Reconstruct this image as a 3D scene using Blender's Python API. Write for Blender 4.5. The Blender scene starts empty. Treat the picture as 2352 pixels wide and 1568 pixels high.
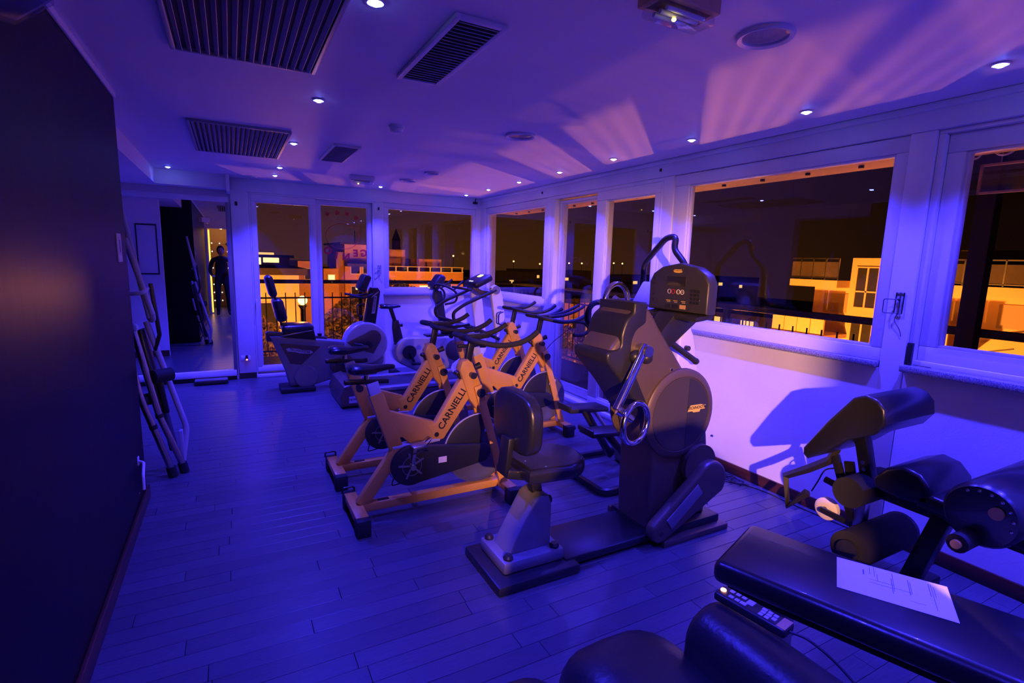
import bpy, bmesh, math, random
from mathutils import Vector, Matrix, Euler
random.seed(7)
PI = math.pi
sc = bpy.context.scene
COL = sc.collection

# ------------------------------------------------------------------ camera
cam_d = bpy.data.cameras.new('camera')
cam_d.sensor_width = 36.0
cam_d.lens = 1190.365 / 2352 * 36.0
cam_d.clip_start = 0.02
cam_d.clip_end = 600
cam = bpy.data.objects.new('camera', cam_d)
COL.objects.link(cam)
YAW, PITCH, ROLL, EYE = 0.496341, -0.154867, 0.028113, 1.6
fw = Vector((math.sin(YAW) * math.cos(PITCH), math.cos(YAW) * math.cos(PITCH), math.sin(PITCH)))
rt = Vector((math.cos(YAW), -math.sin(YAW), 0))
up = rt.cross(fw)
r2 = rt * math.cos(ROLL) + up * math.sin(ROLL)
u2 = up * math.cos(ROLL) - rt * math.sin(ROLL)
cam.matrix_world = Matrix(((r2.x, u2.x, -fw.x, 0), (r2.y, u2.y, -fw.y, 0), (r2.z, u2.z, -fw.z, EYE), (0, 0, 0, 1)))
sc.camera = cam

# ------------------------------------------------------------------ view, world, light levels
sc.view_settings.view_transform = 'Standard'
sc.view_settings.look = 'None'
sc.view_settings.gamma = 1
sc.view_settings.use_curve_mapping = False
sc.view_settings.exposure = 0.0
sc.cycles.use_denoising = True
sc.cycles.max_bounces = 8
sc.cycles.diffuse_bounces = 4
sc.cycles.glossy_bounces = 5
sc.cycles.transparent_max_bounces = 24
sc.cycles.sample_clamp_indirect = 6

BLUE = (0.038, 0.026, 1.0)        # colour of the ceiling LEDs
SPOT_W = 350.0                    # each LED spot
SPOT_DEG, SPOT_SOFT = 104, 1.0
GLOW = 90.0                       # visible LED lens
WARM = (1.0, 0.44, 0.24)          # lamp in the corridor behind the camera
WARM_W = 1250.0
STREET = (1.0, 0.29, 0.035)       # sodium street lamps
STREET_W = 1200.0

world = bpy.data.worlds.new('night_sky')
sc.world = world
world.use_nodes = True
nt = world.node_tree
nt.nodes.clear()
wo = nt.nodes.new('ShaderNodeOutputWorld')
bg = nt.nodes.new('ShaderNodeBackground')
tc = nt.nodes.new('ShaderNodeTexCoord')
sx = nt.nodes.new('ShaderNodeSeparateXYZ')
nt.links.new(tc.outputs['Generated'], sx.inputs[0])
rampz = nt.nodes.new('ShaderNodeValToRGB')           # sodium glow over the town, darker overhead
nt.links.new(sx.outputs['Z'], rampz.inputs[0])
el = rampz.color_ramp.elements
el[0].position = 0.0; el[0].color = (0.072, 0.024, 0.0065, 1)
el[1].position = 0.55; el[1].color = (0.016, 0.0075, 0.0085, 1)
e = rampz.color_ramp.elements.new(0.16); e.color = (0.038, 0.0125, 0.0062, 1)
mr = nt.nodes.new('ShaderNodeMapRange')              # the town centre lies beyond the end wall
nt.links.new(sx.outputs['Y'], mr.inputs[0])
mr.inputs[1].default_value = .35; mr.inputs[2].default_value = 1.0
mr.inputs[3].default_value = 0.10; mr.inputs[4].default_value = .78
nt.links.new(rampz.outputs[0], bg.inputs[0])
nt.links.new(mr.outputs[0], bg.inputs[1])
nt.links.new(bg.outputs[0], wo.inputs[0])

# ------------------------------------------------------------------ materials
MATS = {}
def mat(name, col, rough=0.5, metal=0.0, var=0.0, vscale=8.0, bump=0.0, bscale=60.0, spec=0.5, coat=0.0, stretch=None, vary_obj=0.0, col2=None):
    m = bpy.data.materials.new(name)
    m.use_nodes = True
    n = m.node_tree.nodes; l = m.node_tree.links
    b = n['Principled BSDF']
    b.inputs['Roughness'].default_value = rough
    b.inputs['Metallic'].default_value = metal
    b.inputs['Specular IOR Level'].default_value = spec
    b.inputs['Coat Weight'].default_value = coat
    b.inputs['Base Color'].default_value = (*col, 1)
    t = n.new('ShaderNodeTexCoord')
    src = t.outputs['Object']
    if stretch:
        mp = n.new('ShaderNodeMapping'); mp.inputs['Scale'].default_value = stretch
        l.new(src, mp.inputs[0]); src = mp.outputs[0]
    if var > 0 or col2:
        no = n.new('ShaderNodeTexNoise'); no.inputs['Scale'].default_value = vscale; no.inputs['Detail'].default_value = 6
        l.new(src, no.inputs['Vector'])
        mx = n.new('ShaderNodeMix'); mx.data_type = 'RGBA'
        c2 = col2 if col2 else tuple(max(0, c * (1 - var)) for c in col)
        mx.inputs[6].default_value = (*c2, 1); mx.inputs[7].default_value = (*(col if col2 else tuple(min(1, c * (1 + var * .5)) for c in col)), 1)
        cr = n.new('ShaderNodeMapRange'); cr.inputs[1].default_value = .35; cr.inputs[2].default_value = .65
        l.new(no.outputs[0], cr.inputs[0]); l.new(cr.outputs[0], mx.inputs[0])
        out = mx.outputs[2]
        if vary_obj > 0:
            oi = n.new('ShaderNodeObjectInfo'); hs = n.new('ShaderNodeHueSaturation')
            mr_ = n.new('ShaderNodeMapRange'); mr_.inputs[3].default_value = 1 - vary_obj; mr_.inputs[4].default_value = 1 + vary_obj
            l.new(oi.outputs['Random'], mr_.inputs[0]); l.new(mr_.outputs[0], hs.inputs['Value'])
            l.new(out, hs.inputs['Color']); out = hs.outputs[0]
        l.new(out, b.inputs['Base Color'])
    if bump > 0:
        nb = n.new('ShaderNodeTexNoise'); nb.inputs['Scale'].default_value = bscale; nb.inputs['Detail'].default_value = 4
        l.new(src, nb.inputs['Vector'])
        bp = n.new('ShaderNodeBump'); bp.inputs['Strength'].default_value = bump; bp.inputs['Distance'].default_value = 0.01
        l.new(nb.outputs[0], bp.inputs['Height']); l.new(bp.outputs[0], b.inputs['Normal'])
    MATS[name] = m
    return m
def emit(name, col, strength):
    m = bpy.data.materials.new(name); m.use_nodes = True
    n = m.node_tree.nodes
    b = n['Principled BSDF']
    b.inputs['Base Color'].default_value = (*[min(1, c) * .3 for c in col], 1)
    b.inputs['Emission Color'].default_value = (*col, 1)
    b.inputs['Emission Strength'].default_value = strength
    MATS[name] = m
    return m
def glass(name, tint=(1, 1, 1), ior=1.5, rough=0.0, boost=1.0):
    m = bpy.data.materials.new(name); m.use_nodes = True
    n = m.node_tree.nodes; l = m.node_tree.links; n.clear()
    o = n.new('ShaderNodeOutputMaterial'); mx = n.new('ShaderNodeMixShader')
    tr = n.new('ShaderNodeBsdfTransparent'); tr.inputs[0].default_value = (*tint, 1)
    gl = n.new('ShaderNodeBsdfGlossy'); gl.inputs['Roughness'].default_value = rough
    fr = n.new('ShaderNodeFresnel')
    ge = n.new('ShaderNodeNewGeometry'); mm = n.new('ShaderNodeMapRange')          # same index seen from either face
    mm.inputs[3].default_value = ior; mm.inputs[4].default_value = 1 / ior
    l.new(ge.outputs['Backfacing'], mm.inputs[0]); l.new(mm.outputs[0], fr.inputs[0])
    l.new(fr.outputs[0], mx.inputs[0]); l.new(tr.outputs[0], mx.inputs[1]); l.new(gl.outputs[0], mx.inputs[2])
    l.new(mx.outputs[0], o.inputs[0])
    MATS[name] = m
    return m

mat('white_paint', (.78, .78, .78), .42, var=.05, vscale=3)
mat('white_wall', (.76, .75, .74), .75, var=.05, vscale=2.5, bump=.08, bscale=90)
mat('ceiling_paint', (.74, .73, .72), .6, var=.05, vscale=1.2, bump=.06, bscale=25)
mat('plank', (.078, .078, .090), .30, var=.16, vscale=5, bump=.025, bscale=26, stretch=(1.5, 22, 22), vary_obj=.16, spec=.55)
mat('floor_base', (.035, .03, .03), .6)
mat('dark_plaster', (.011, .006, .006), .42, vscale=2.2, bump=.10, bscale=9, col2=(.006, .005, .008), stretch=(1, 1, .45), spec=.16)
mat('dark_wood', (.075, .022, .012), .38, var=.4, vscale=6, stretch=(1, .25, 6))
mat('granite', (.42, .41, .42), .3, vscale=160, col2=(.10, .10, .11))
mat('terrace_floor', (.10, .085, .08), .35, var=.3, vscale=2)
mat('rail_metal', (.018, .016, .016), .5)
mat('black_rubber', (.014, .014, .015), .75, bump=.1, bscale=200)
mat('black_plastic', (.018, .018, .02), .38)
mat('black_vinyl', (.013, .013, .015), .30, bump=.05, bscale=160, coat=.15)
mat('black_metal', (.012, .012, .013), .35, spec=.5)
mat('massage_leather', (.016, .015, .017), .36, bump=.12, bscale=70)
mat('yellow_paint', (.72, .36, .05), .35, var=.06, coat=.3)
mat('frame_grey', (.45, .45, .48), .35)
mat('silver', (.24, .24, .26), .36, metal=.35, var=.04)
mat('silver_light', (.44, .44, .46), .36, metal=.3, var=.04)
mat('silver_warm', (.125, .092, .066), .38, metal=.3, var=.06)
mat('dark_panel', (.06, .05, .05), .3)
mat('chrome', (.75, .75, .77), .12, metal=1.0)
mat('steel', (.5, .5, .52), .28, metal=1.0)
mat('flywheel', (.20, .20, .22), .3, metal=.6)
mat('console', (.035, .033, .036), .4)
mat('screen_dark', (.02, .018, .010), .15)
mat('decal_yellow', (.85, .55, .08), .5)
mat('decal_cream', (.8, .74, .6), .5)
mat('decal_black', (.01, .01, .01), .5)
mat('decal_grey', (.5, .5, .55), .5)
mat('decal_red', (.55, .02, .02), .6)
mat('paper', (.80, .80, .82), .8)
mat('ink', (.16, .16, .22), .8)
mat('wheel_cream', (.82, .74, .62), .45)
mat('grille', (.34, .33, .34), .45, metal=.2)
mat('duct_shade', (.03, .03, .034), .8)
mat('vent_mesh', (.34, .33, .34), .6)
mat('plastic_white', (.72, .71, .70), .4)
mat('wood_box', (.55, .33, .14), .5, var=.2, vscale=4)
mat('cloth_dark', (.02, .018, .02), .9)
mat('skin', (.45, .27, .2), .6)
mat('cable', (.02, .02, .03), .5)
mat('plaster_yellow', (.62, .44, .25), .9, var=.08, vscale=.5)
mat('plaster_white', (.72, .66, .55), .9, var=.08, vscale=.3)
mat('plaster_orange', (.60, .33, .16), .9, var=.12, vscale=.4)
mat('roof_dark', (.06, .045, .04), .9, var=.3, vscale=1)
mat('shutter', (.33, .24, .16), .7)
mat('far_glass', (.03, .03, .035), .1)
mat('bark', (.10, .06, .035), .9)
mat('leaf', (.46, .34, .10), .55, var=.6, vscale=9)
mat('ground_dark', (.06, .045, .04), .9, var=.4, vscale=.2)
mat('mirror_frame', (.25, .25, .27), .35, metal=.5)
mat('corridor_wall', (.35, .24, .15), .7)
mat('dot_panel', (.16, .10, .07), .5)
emit('led_blue', (.16, .2, 1.0), GLOW)
emit('led_screen', (.95, .85, .12), 2.0)
emit('led_white', (.8, .85, 1.0), 2.0)
emit('led_red', (1.0, .12, .08), 9.0)
emit('led_red_hot', (1.0, .35, .16), 9.0)
emit('led_yellow', (1.0, .8, .1), 9.0)
emit('lamp_warm', (1.0, .55, .25), 6.0)
emit('jamb_glow', (1.0, .48, .05), 3.0)
emit('bulb_white', (1.0, .85, .75), 1.6)
emit('street_globe', (1.0, .5, .12), 8.0)
emit('lit_window', (1.0, .55, .14), 1.2)
emit('lit_shop', (1.0, .62, .22), 2.2)
emit('far_light', (1.0, .6, .25), 2.5)
emit('exit_green', (.1, 1.0, .3), 3.0)
glass('window_glass', (.97, .97, .97), 1.52)
glass('clear_plastic', (.9, .9, .95), 1.6, .03)
m = bpy.data.materials.new('mirror_glass'); m.use_nodes = True
n_ = m.node_tree.nodes['Principled BSDF']; n_.inputs['Metallic'].default_value = 1; n_.inputs['Roughness'].default_value = .0
n_.inputs['Base Color'].default_value = (.80, .82, .84, 1); MATS['mirror_glass'] = m

# ------------------------------------------------------------------ mesh helpers
def fillet(pts, r, seg=5):
    pts = [Vector(p) for p in pts]
    out = [pts[0]]
    for i in range(1, len(pts) - 1):
        a, b, c = pts[i - 1], pts[i], pts[i + 1]
        d1 = (a - b); d2 = (c - b)
        k = min(r, d1.length * .48, d2.length * .48)
        p, q = b + d1.normalized() * k, b + d2.normalized() * k
        for j in range(seg + 1):
            t = j / seg
            out.append(p * (1 - t) ** 2 + b * 2 * t * (1 - t) + q * t * t)
    out.append(pts[-1])
    return out
def catmull(pts, seg=6):
    P = [Vector(p) for p in pts]
    P = [P[0] * 2 - P[1]] + P + [P[-1] * 2 - P[-2]]
    out = []
    for i in range(1, len(P) - 2):
        for j in range(seg):
            t = j / seg
            a, b, c, d = P[i - 1], P[i], P[i + 1], P[i + 2]
            out.append(.5 * ((2 * b) + (c - a) * t + (2 * a - 5 * b + 4 * c - d) * t * t + (3 * b - a - 3 * c + d) * t ** 3))
    out.append(P[-2])
    return out
def arc(cx, cy, r, a0, a1, n=10):
    return [(cx + r * math.cos(math.radians(a0 + (a1 - a0) * i / n)), cy + r * math.sin(math.radians(a0 + (a1 - a0) * i / n))) for i in range(n + 1)]

class MB:
    def __init__(s): s.v = []; s.f = []
    def add(s, vs, fs):
        o = len(s.v)
        s.v += [tuple(v) for v in vs]
        s.f += [tuple(i + o for i in f) for f in fs]
        return s
    def _bm(s, bm, M=None):
        if M is not None: bmesh.ops.transform(bm, matrix=M, verts=bm.verts)
        bm.verts.index_update()
        s.add([v.co for v in bm.verts], [[v.index for v in f.verts] for f in bm.faces])
        bm.free()
        return s
    def box(s, c, size, rot=None, bev=0.0, seg=2):
        bm = bmesh.new()
        bmesh.ops.create_cube(bm, size=1)
        bmesh.ops.scale(bm, vec=size, verts=bm.verts)
        if bev > 0:
            bmesh.ops.bevel(bm, geom=bm.edges[:], offset=min(bev, min(size) * .49), segments=seg, profile=.5, affect='EDGES')
        M = Matrix.Translation(c)
        if rot is not None:
            M = M @ (rot.to_4x4() if isinstance(rot, Matrix) else Euler(rot).to_matrix().to_4x4())
        return s._bm(bm, M)
    def bb(s, x0, x1, y0, y1, z0, z1, bev=0.0, seg=2):
        return s.box(((x0 + x1) / 2, (y0 + y1) / 2, (z0 + z1) / 2), (abs(x1 - x0), abs(y1 - y0), abs(z1 - z0)), None, bev, seg)
    def bar(s, p0, p1, w, h, bev=0.0, side=(0, 1, 0)):
        """rectangular bar from p0 to p1; w along `side`, h across"""
        p0, p1 = Vector(p0), Vector(p1)
        d = (p1 - p0); L = d.length; d.normalize()
        y = Vector(side); y = (y - d * y.dot(d)).normalized(); z = d.cross(y)
        R = Matrix((d, y, z)).transposed()
        return s.box((p0 + p1) / 2, (L, w, h), R, bev)
    def cyl(s, p0, p1, r, r2=None, n=16):
        p0, p1 = Vector(p0), Vector(p1)
        r2 = r if r2 is None else r2
        d = (p1 - p0).normalized()
        a = Vector((0, 0, 1)) if abs(d.z) < .9 else Vector((1, 0, 0))
        x = d.cross(a).normalized(); y = d.cross(x)
        vs = []
        for p, q in ((p0, r), (p1, r2)):
            for i in range(n):
                t = 2 * PI * i / n
                vs.append(p + (x * math.cos(t) + y * math.sin(t)) * q)
        fs = [(i, (i + 1) % n, n + (i + 1) % n, n + i) for i in range(n)]
        fs += [tuple(reversed(range(n))), tuple(range(n, 2 * n))]
        return s.add(vs, fs)
    def tube(s, pts, r, n=10, closed=False, flat=None):
        P = [Vector(p) for p in pts]
        m = len(P)
        rr = r if isinstance(r, (list, tuple)) else [r] * m
        T = []
        for i in range(m):
            if closed: d = P[(i + 1) % m] - P[i - 1]
            else: d = P[min(i + 1, m - 1)] - P[max(i - 1, 0)]
            T.append(d.normalized())
        a = Vector((0, 0, 1)) if abs(T[0].z) < .9 else Vector((1, 0, 0))
        x = (a - T[0] * a.dot(T[0])).normalized()
        vs = []
        for i in range(m):
            x = (x - T[i] * x.dot(T[i])).normalized()
            y = T[i].cross(x)
            for k in range(n):
                t = 2 * PI * k / n
                vs.append(P[i] + (x * math.cos(t) + y * math.sin(t)) * rr[i])
        fs = []
        for i in range(m if closed else m - 1):
            j = (i + 1) % m
            for k in range(n):
                fs.append((i * n + k, i * n + (k + 1) % n, j * n + (k + 1) % n, j * n + k))
        if not closed: fs += [tuple(reversed(range(n))), tuple(range((m - 1) * n, m * n))]
        return s.add(vs, fs)
    def prism(s, poly, a, b, axis='y', bev=0.0, seg=2):
        """poly: 2-D outline. axis y -> (x,z); axis x -> (y,z); axis z -> (x,y); extruded from a to b"""
        def P(p, t):
            return {'y': (p[0], t, p[1]), 'x': (t, p[0], p[1]), 'z': (p[0], p[1], t)}[axis]
        bm = bmesh.new()
        v0 = [bm.verts.new(P(p, a)) for p in poly]; v1 = [bm.verts.new(P(p, b)) for p in poly]
        n = len(poly)
        f0 = bm.faces.new(v0); f1 = bm.faces.new(list(reversed(v1)))
        for i in range(n): bm.faces.new((v0[(i + 1) % n], v0[i], v1[i], v1[(i + 1) % n]))
        bmesh.ops.recalc_face_normals(bm, faces=bm.faces)
        if bev > 0:
            es = [e for e in bm.edges if (e.verts[0] in v0) == (e.verts[1] in v0)]
            bmesh.ops.bevel(bm, geom=es, offset=bev, segments=seg, profile=.5, affect='EDGES', clamp_overlap=True)
        return s._bm(bm)
    def lathe(s, prof, c=(0, 0, 0), axis='z', n=24):
        vs = []; m = len(prof)
        for (r, h) in prof:
            for k in range(n):
                t = 2 * PI * k / n
                q = (r * math.cos(t), r * math.sin(t), h)
                if axis == 'y': q = (q[0], q[2], q[1])
                if axis == 'x': q = (q[2], q[0], q[1])
                vs.append(Vector(q) + Vector(c))
        fs = []
        for i in range(m - 1):
            for k in range(n):
                fs.append((i * n + k, i * n + (k + 1) % n, (i + 1) * n + (k + 1) % n, (i + 1) * n + k))
        ring_ = prof[0] == prof[-1]
        if prof[0][0] > 1e-5 and not ring_: fs.append(tuple(reversed(range(n))))
        if prof[-1][0] > 1e-5 and not ring_: fs.append(tuple(range((m - 1) * n, m * n)))
        return s.add(vs, fs)
    def ell(s, c, size, rot=None, n=16, p=1.0):
        bm = bmesh.new()
        bmesh.ops.create_uvsphere(bm, u_segments=n, v_segments=max(6, n // 2), radius=1)
        if p != 1.0:
            for v in bm.verts:
                v.co = Vector([math.copysign(abs(q) ** p, q) for q in v.co])
        bmesh.ops.scale(bm, vec=size, verts=bm.verts)
        M = Matrix.Translation(c)
        if rot is not None: M = M @ Euler(rot).to_matrix().to_4x4()
        return s._bm(bm, M)
    def loft(s, rings, cap=True):
        n = len(rings[0]); vs = [p for r in rings for p in r]; fs = []
        for i in range(len(rings) - 1):
            for k in range(n):
                fs.append((i * n + k, i * n + (k + 1) % n, (i + 1) * n + (k + 1) % n, (i + 1) * n + k))
        if cap: fs += [tuple(reversed(range(n))), tuple(range((len(rings) - 1) * n, len(rings) * n))]
        return s.add(vs, fs)
    def build(s, name, material, parent=None, smooth=True, angle=38, local=False):
        off = Vector((0, 0, 0))
        if not local:
            q = parent
            while q is not None: off += q.location; q = q.parent
        me = bpy.data.meshes.new(name)
        me.from_pydata([(v[0] - off.x, v[1] - off.y, v[2] - off.z) for v in s.v], [], s.f)
        bm = bmesh.new(); bm.from_mesh(me); bmesh.ops.recalc_face_normals(bm, faces=bm.faces); bm.to_mesh(me); bm.free()
        me.materials.append(MATS[material] if isinstance(material, str) else material)
        if smooth:
            me.shade_smooth(); me.set_sharp_from_angle(angle=math.radians(angle))
        o = bpy.data.objects.new(name, me)
        COL.objects.link(o)
        if parent is not None: o.parent = parent
        return o
def tag(o, label=None, cat=None, group=None, kind=None):
    if label: o['label'] = label
    if cat: o['category'] = cat
    if group: o['group'] = group
    if kind: o['kind'] = kind
    return o
def thing(name, label, cat, loc=(0, 0, 0), group=None):
    o = bpy.data.objects.new(name, None)
    o.empty_display_size = .1
    COL.objects.link(o); o.location = loc
    return tag(o, label, cat, group)
def struct(name, loc=(0, 0, 0)):
    o = bpy.data.objects.new(name, None); COL.objects.link(o); o.location = loc; o['kind'] = 'structure'
    return o
def copy_tree(o, parent=None):
    c = o.copy(); COL.objects.link(c); c.parent = parent
    for ch in list(o.children): copy_tree(ch, c)
    return c
def share(src, name, loc, parent, scale=None):
    """a copy of one piece that shares its mesh"""
    o = bpy.data.objects.new(name, src.data); COL.objects.link(o); o.parent = parent; o.location = loc
    if scale: o.scale = scale
    return o
def text_mesh(txt, size, name, material, parent, M, extrude=.001, bold=0.0, align='CENTER'):
    cu = bpy.data.curves.new(name, 'FONT'); cu.body = txt; cu.size = size; cu.extrude = extrude; cu.align_x = align; cu.align_y = 'CENTER'; cu.offset = bold
    cu.resolution_u = 3
    t = bpy.data.objects.new(name + '_tmp', cu); COL.objects.link(t)
    dg = bpy.context.evaluated_depsgraph_get()
    me = bpy.data.meshes.new_from_object(t.evaluated_get(dg))
    bpy.data.objects.remove(t); bpy.data.curves.remove(cu)
    off = Vector((0, 0, 0)); q = parent
    while q is not None: off += q.location; q = q.parent
    me.transform(Matrix.Translation(-off) @ M)
    me.materials.clear(); me.materials.append(MATS[material])
    o = bpy.data.objects.new(name, me); COL.objects.link(o); o.parent = parent
    return o
def frame_m(o, x, y):
    """4x4 with origin o, text-right x, text-up y"""
    x = Vector(x).normalized(); y = Vector(y); y = (y - x * y.dot(x)).normalized(); z = x.cross(y)
    return Matrix(((x.x, y.x, z.x, o[0]), (x.y, y.y, z.y, o[1]), (x.z, y.z, z.z, o[2]), (0, 0, 0, 1)))

# ================================================================== THE ROOM
XR, YB, ZC, XL, YC, YR = 3.38, 7.355, 2.50, -0.557, 3.93, -0.90

# ---- floor: a dark base, planks laid across the room
floor = struct('floor')
MB().bb(-1.75, 3.42, -3.05, 7.42, -.09, -.013).build('screed', 'floor_base', floor, smooth=False)
PW = 0.0932
def plank_rows(y0, y1, x0=-1.72):
    rows = []
    k = math.floor(y0 / PW)
    while k * PW < y1:
        y = k * PW
        if y >= y0:
            rr = random.Random(k * 31 + 5)
            x = x0 - rr.uniform(0, 1.0)
            while x < 3.40:
                L = rr.uniform(.75, 1.25)
                a, b = max(x, x0), min(x + L, 3.40)
                if b - a > .02: rows.append((a, b, y))
                x += L
        k += 1
    return rows
pl_src = None
for (a, b, y) in plank_rows(1.02, 4.10, XL - .01):
    if pl_src is None:
        pl_src = MB().box((0, 0, -.006), (1, PW - .0022, .012), None, .0012, 1).build('plank', 'plank', floor, smooth=False)
        o = pl_src
    else:
        o = bpy.data.objects.new('plank', pl_src.data); COL.objects.link(o); o.parent = floor
    o.location = ((a + b) / 2, y + PW / 2, random.uniform(-.0006, .0002)); o.scale = (b - a - .002, 1, 1)
far = MB()
for (a, b, y) in plank_rows(4.05, 7.36) + plank_rows(-3.0, 1.02):
    if y >= 4.05 and y < 4.10: continue
    far.bb(a + .001, b - .001, y + .0011, y + PW - .0011, -.012, random.uniform(-.0006, .0002))
tag(far.build('distant_planks', 'plank', floor, smooth=False), kind='stuff')

# ---- ceiling and its lowered edge
ceil = struct('ceiling', (0, 0, 0))
MB().bb(-1.75, 3.62, YR, 7.60, ZC, ZC + .15).build('ceiling_board', 'ceiling_paint', ceil, smooth=False)
MB().bb(-1.75, -.70, YC, 7.36, 2.34, ZC).build('bulkhead', 'ceiling_paint', ceil, smooth=False)
MB().bb(-.70, .03, 7.13, 7.36, 2.34, ZC).build('bulkhead', 'ceiling_paint', ceil, smooth=False)
MB().bb(-.005, .03, 7.05, 7.36, 2.30, ZC).build('bulkhead_end', 'ceiling_paint', ceil, smooth=False)

# ---- left wall of dark polished plaster, its recess and the white partition
wl = struct('wall_left')
MB().bb(-1.75, XL, YR, YC, 0, ZC).build('plaster_face', 'dark_plaster', wl, smooth=False)
MB().bb(-1.30, -1.05, YC, 5.28, 0, 2.34).build('recess_wall', 'dark_plaster', wl, smooth=False)
MB().bb(-1.75, -1.62, 5.2, 7.36, 0, 2.34).build('alcove_wall', 'white_wall', wl, smooth=False)
MB().bb(-1.75, -.90, 5.20, 5.30, 0, 2.34).build('partition', 'white_wall', wl, smooth=False)
MB().bb(-1.62, -.90, 5.30, 5.315, 0, .09).build('partition_skirting', 'dark_wood', wl, smooth=False)
bl = MB().bb(XL, XL + .018, YR, YC + .01, 0, .085, .004).build('baseboard_left', 'dark_wood'); bl['kind'] = 'structure'
t1 = MB().bb(XL, XL + .012, YR, YC, 2.468, ZC, .003).build('trim_1', 'white_paint'); t1['kind'] = 'structure'

# ---- mirror wall at the far left end
mw = struct('wall_mirror')
MB().bb(-1.75, .03, 7.38, 7.52, 0, ZC).build('mirror_backing', 'white_wall', mw, smooth=False)
MB().bb(-1.62, .0, 7.36, 7.38, .13, 2.20).build('mirror_glass', 'mirror_glass', mw, smooth=False)
MB().bb(-1.62, .0, 7.325, 7.38, .055, .13, .004).build('mirror_ledge', 'white_paint', mw)
MB().bb(-1.62, .0, 7.335, 7.38, 2.20, 2.26, .004).build('mirror_head', 'white_paint', mw)
MB().bb(-.03, .012, 7.335, 7.38, .06, 2.20, .003).build('mirror_jamb', 'mirror_frame', mw)
MB().bb(-1.62, .0, 7.350, 7.38, 0, .055).build('ledge_gap_shade', 'black_plastic', mw, smooth=False)  # black strip stands in for the dark gap under the ledge

# ---- generic wall pieces; side 'R' runs along y at x = XR, side 'B' along x at y = YB
def WB(side, u0, u1, d0, d1, z0, z1, bev=0.0):
    if side == 'R': return MB().bb(XR + d0, XR + d1, u0, u1, z0, z1, bev)
    return MB().bb(u0, u1, YB + d0, YB + d1, z0, z1, bev)
def sash(root, side, u0, u1, z0, z1, g0, g1, gz0, gz1, d=.012, depth=.06, gd=.045):
    """a painted frame of four bars around one pane"""
    for a, b, c, e, nm in ((u0, u1, z0, gz0, 'bottom_rail'), (u0, u1, gz1, z1, 'top_rail'), (u0, g0, gz0, gz1, 'stile'), (g1, u1, gz0, gz1, 'stile')):
        WB(side, a, b, d, d + depth, c, e, .005).build(nm, 'white_paint', root)
    for a, b, c, e, nm in ((g0, g1, gz0, gz0 + .014, 'bead'), (g0, g1, gz1 - .014, gz1, 'bead'), (g0, g0 + .014, gz0 + .014, gz1 - .014, 'bead'), (g1 - .014, g1, gz0 + .014, gz1 - .014, 'bead')):
        WB(side, a, b, d + .012, d + depth, c, e, .003).build(nm, 'white_paint', root)
    return WB(side, g0, g1, gd, gd + .006, gz0, gz1).build('pane', 'window_glass', root, smooth=False)

# right wall: parapets below the windows, posts, head beam
wr = struct('wall_right')
T = .19
WB('R', 5.44, 7.355, 0, T, 0, 1.03).build('parapet', 'white_wall', wr, smooth=False)
WB('R', 1.63, 3.45, 0, T, 0, 1.03).build('parapet', 'white_wall', wr, smooth=False)
WB('R', YR, 1.50, 0, T, 0, 1.03).build('parapet', 'white_wall', wr, smooth=False)
WB('R', YR, 7.355, -.012, T, 2.358, ZC, .004).build('head_beam', 'white_paint', wr)
WB('R', YR, 7.355, -.03, 0, 2.462, ZC, .01).build('cornice', 'white_paint', wr)
WB('R', 7.20, 7.355, 0, T, 1.03, 2.358).build('post', 'white_paint', wr, smooth=False)
WB('R', 5.35, 5.44, 0, T, 0, 2.358, .004).build('post', 'white_paint', wr)
WB('R', 3.405, 3.53, 0, T, 0, 2.358, .004).build('post', 'white_paint', wr)
WB('R', 1.508, 1.633, 0, T, 0, 2.358, .004).build('post', 'white_paint', wr)
WB('R', YR, .10, 0, T, 1.03, 2.358).build('post', 'white_paint', wr, smooth=False)
br = WB('R', YR, 3.40, -.016, 0, 0, .082, .004).build('baseboard_right', 'dark_wood'); br['kind'] = 'structure'

w1 = struct('window_1'); sash(w1, 'R', 5.44, 7.20, 1.062, 2.355, 5.52, 7.12, 1.145, 2.272)
WB('R', 5.46, 7.22, -.035, .10, 1.030, 1.062, .004).build('window_sill', 'granite', w1)
w2 = struct('window_2'); sash(w2, 'R', 1.635, 3.403, 1.068, 2.355, 1.70, 3.245, 1.145, 2.265)
WB('R', 1.64, 3.21, -.035, .10, 1.034, 1.068, .004).build('window_sill', 'granite', w2)
w3 = struct('window_3'); sash(w3, 'R', .10, 1.470, 1.10, 2.335, .22, 1.385, 1.185, 2.235, d=.055)
for a, b, c, e, nm in ((.10, 1.505, 2.335, 2.357, 'outer_head'), (1.472, 1.505, 1.07, 2.335, 'outer_stile')):
    WB('R', a, b, .02, .16, c, e, .004).build(nm, 'white_paint', w3)
WB('R', .10, 1.505, .03, .16, 1.070, 1.101, .003).build('outer_sill', 'white_paint', w3)
WB('R', .06, 1.506, -.05, .16, 1.036, 1.072, .004).build('window_sill', 'granite', w3)
WB('R', 1.474, 1.503, .0, .02, 1.075, 1.20, .003).build('hinge_cover', 'black_plastic', w3)
WB('R', 1.37, 1.46, -.01, .0, 1.075, 1.083, .002).build('hinge_pin', 'chrome', w3)

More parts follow.
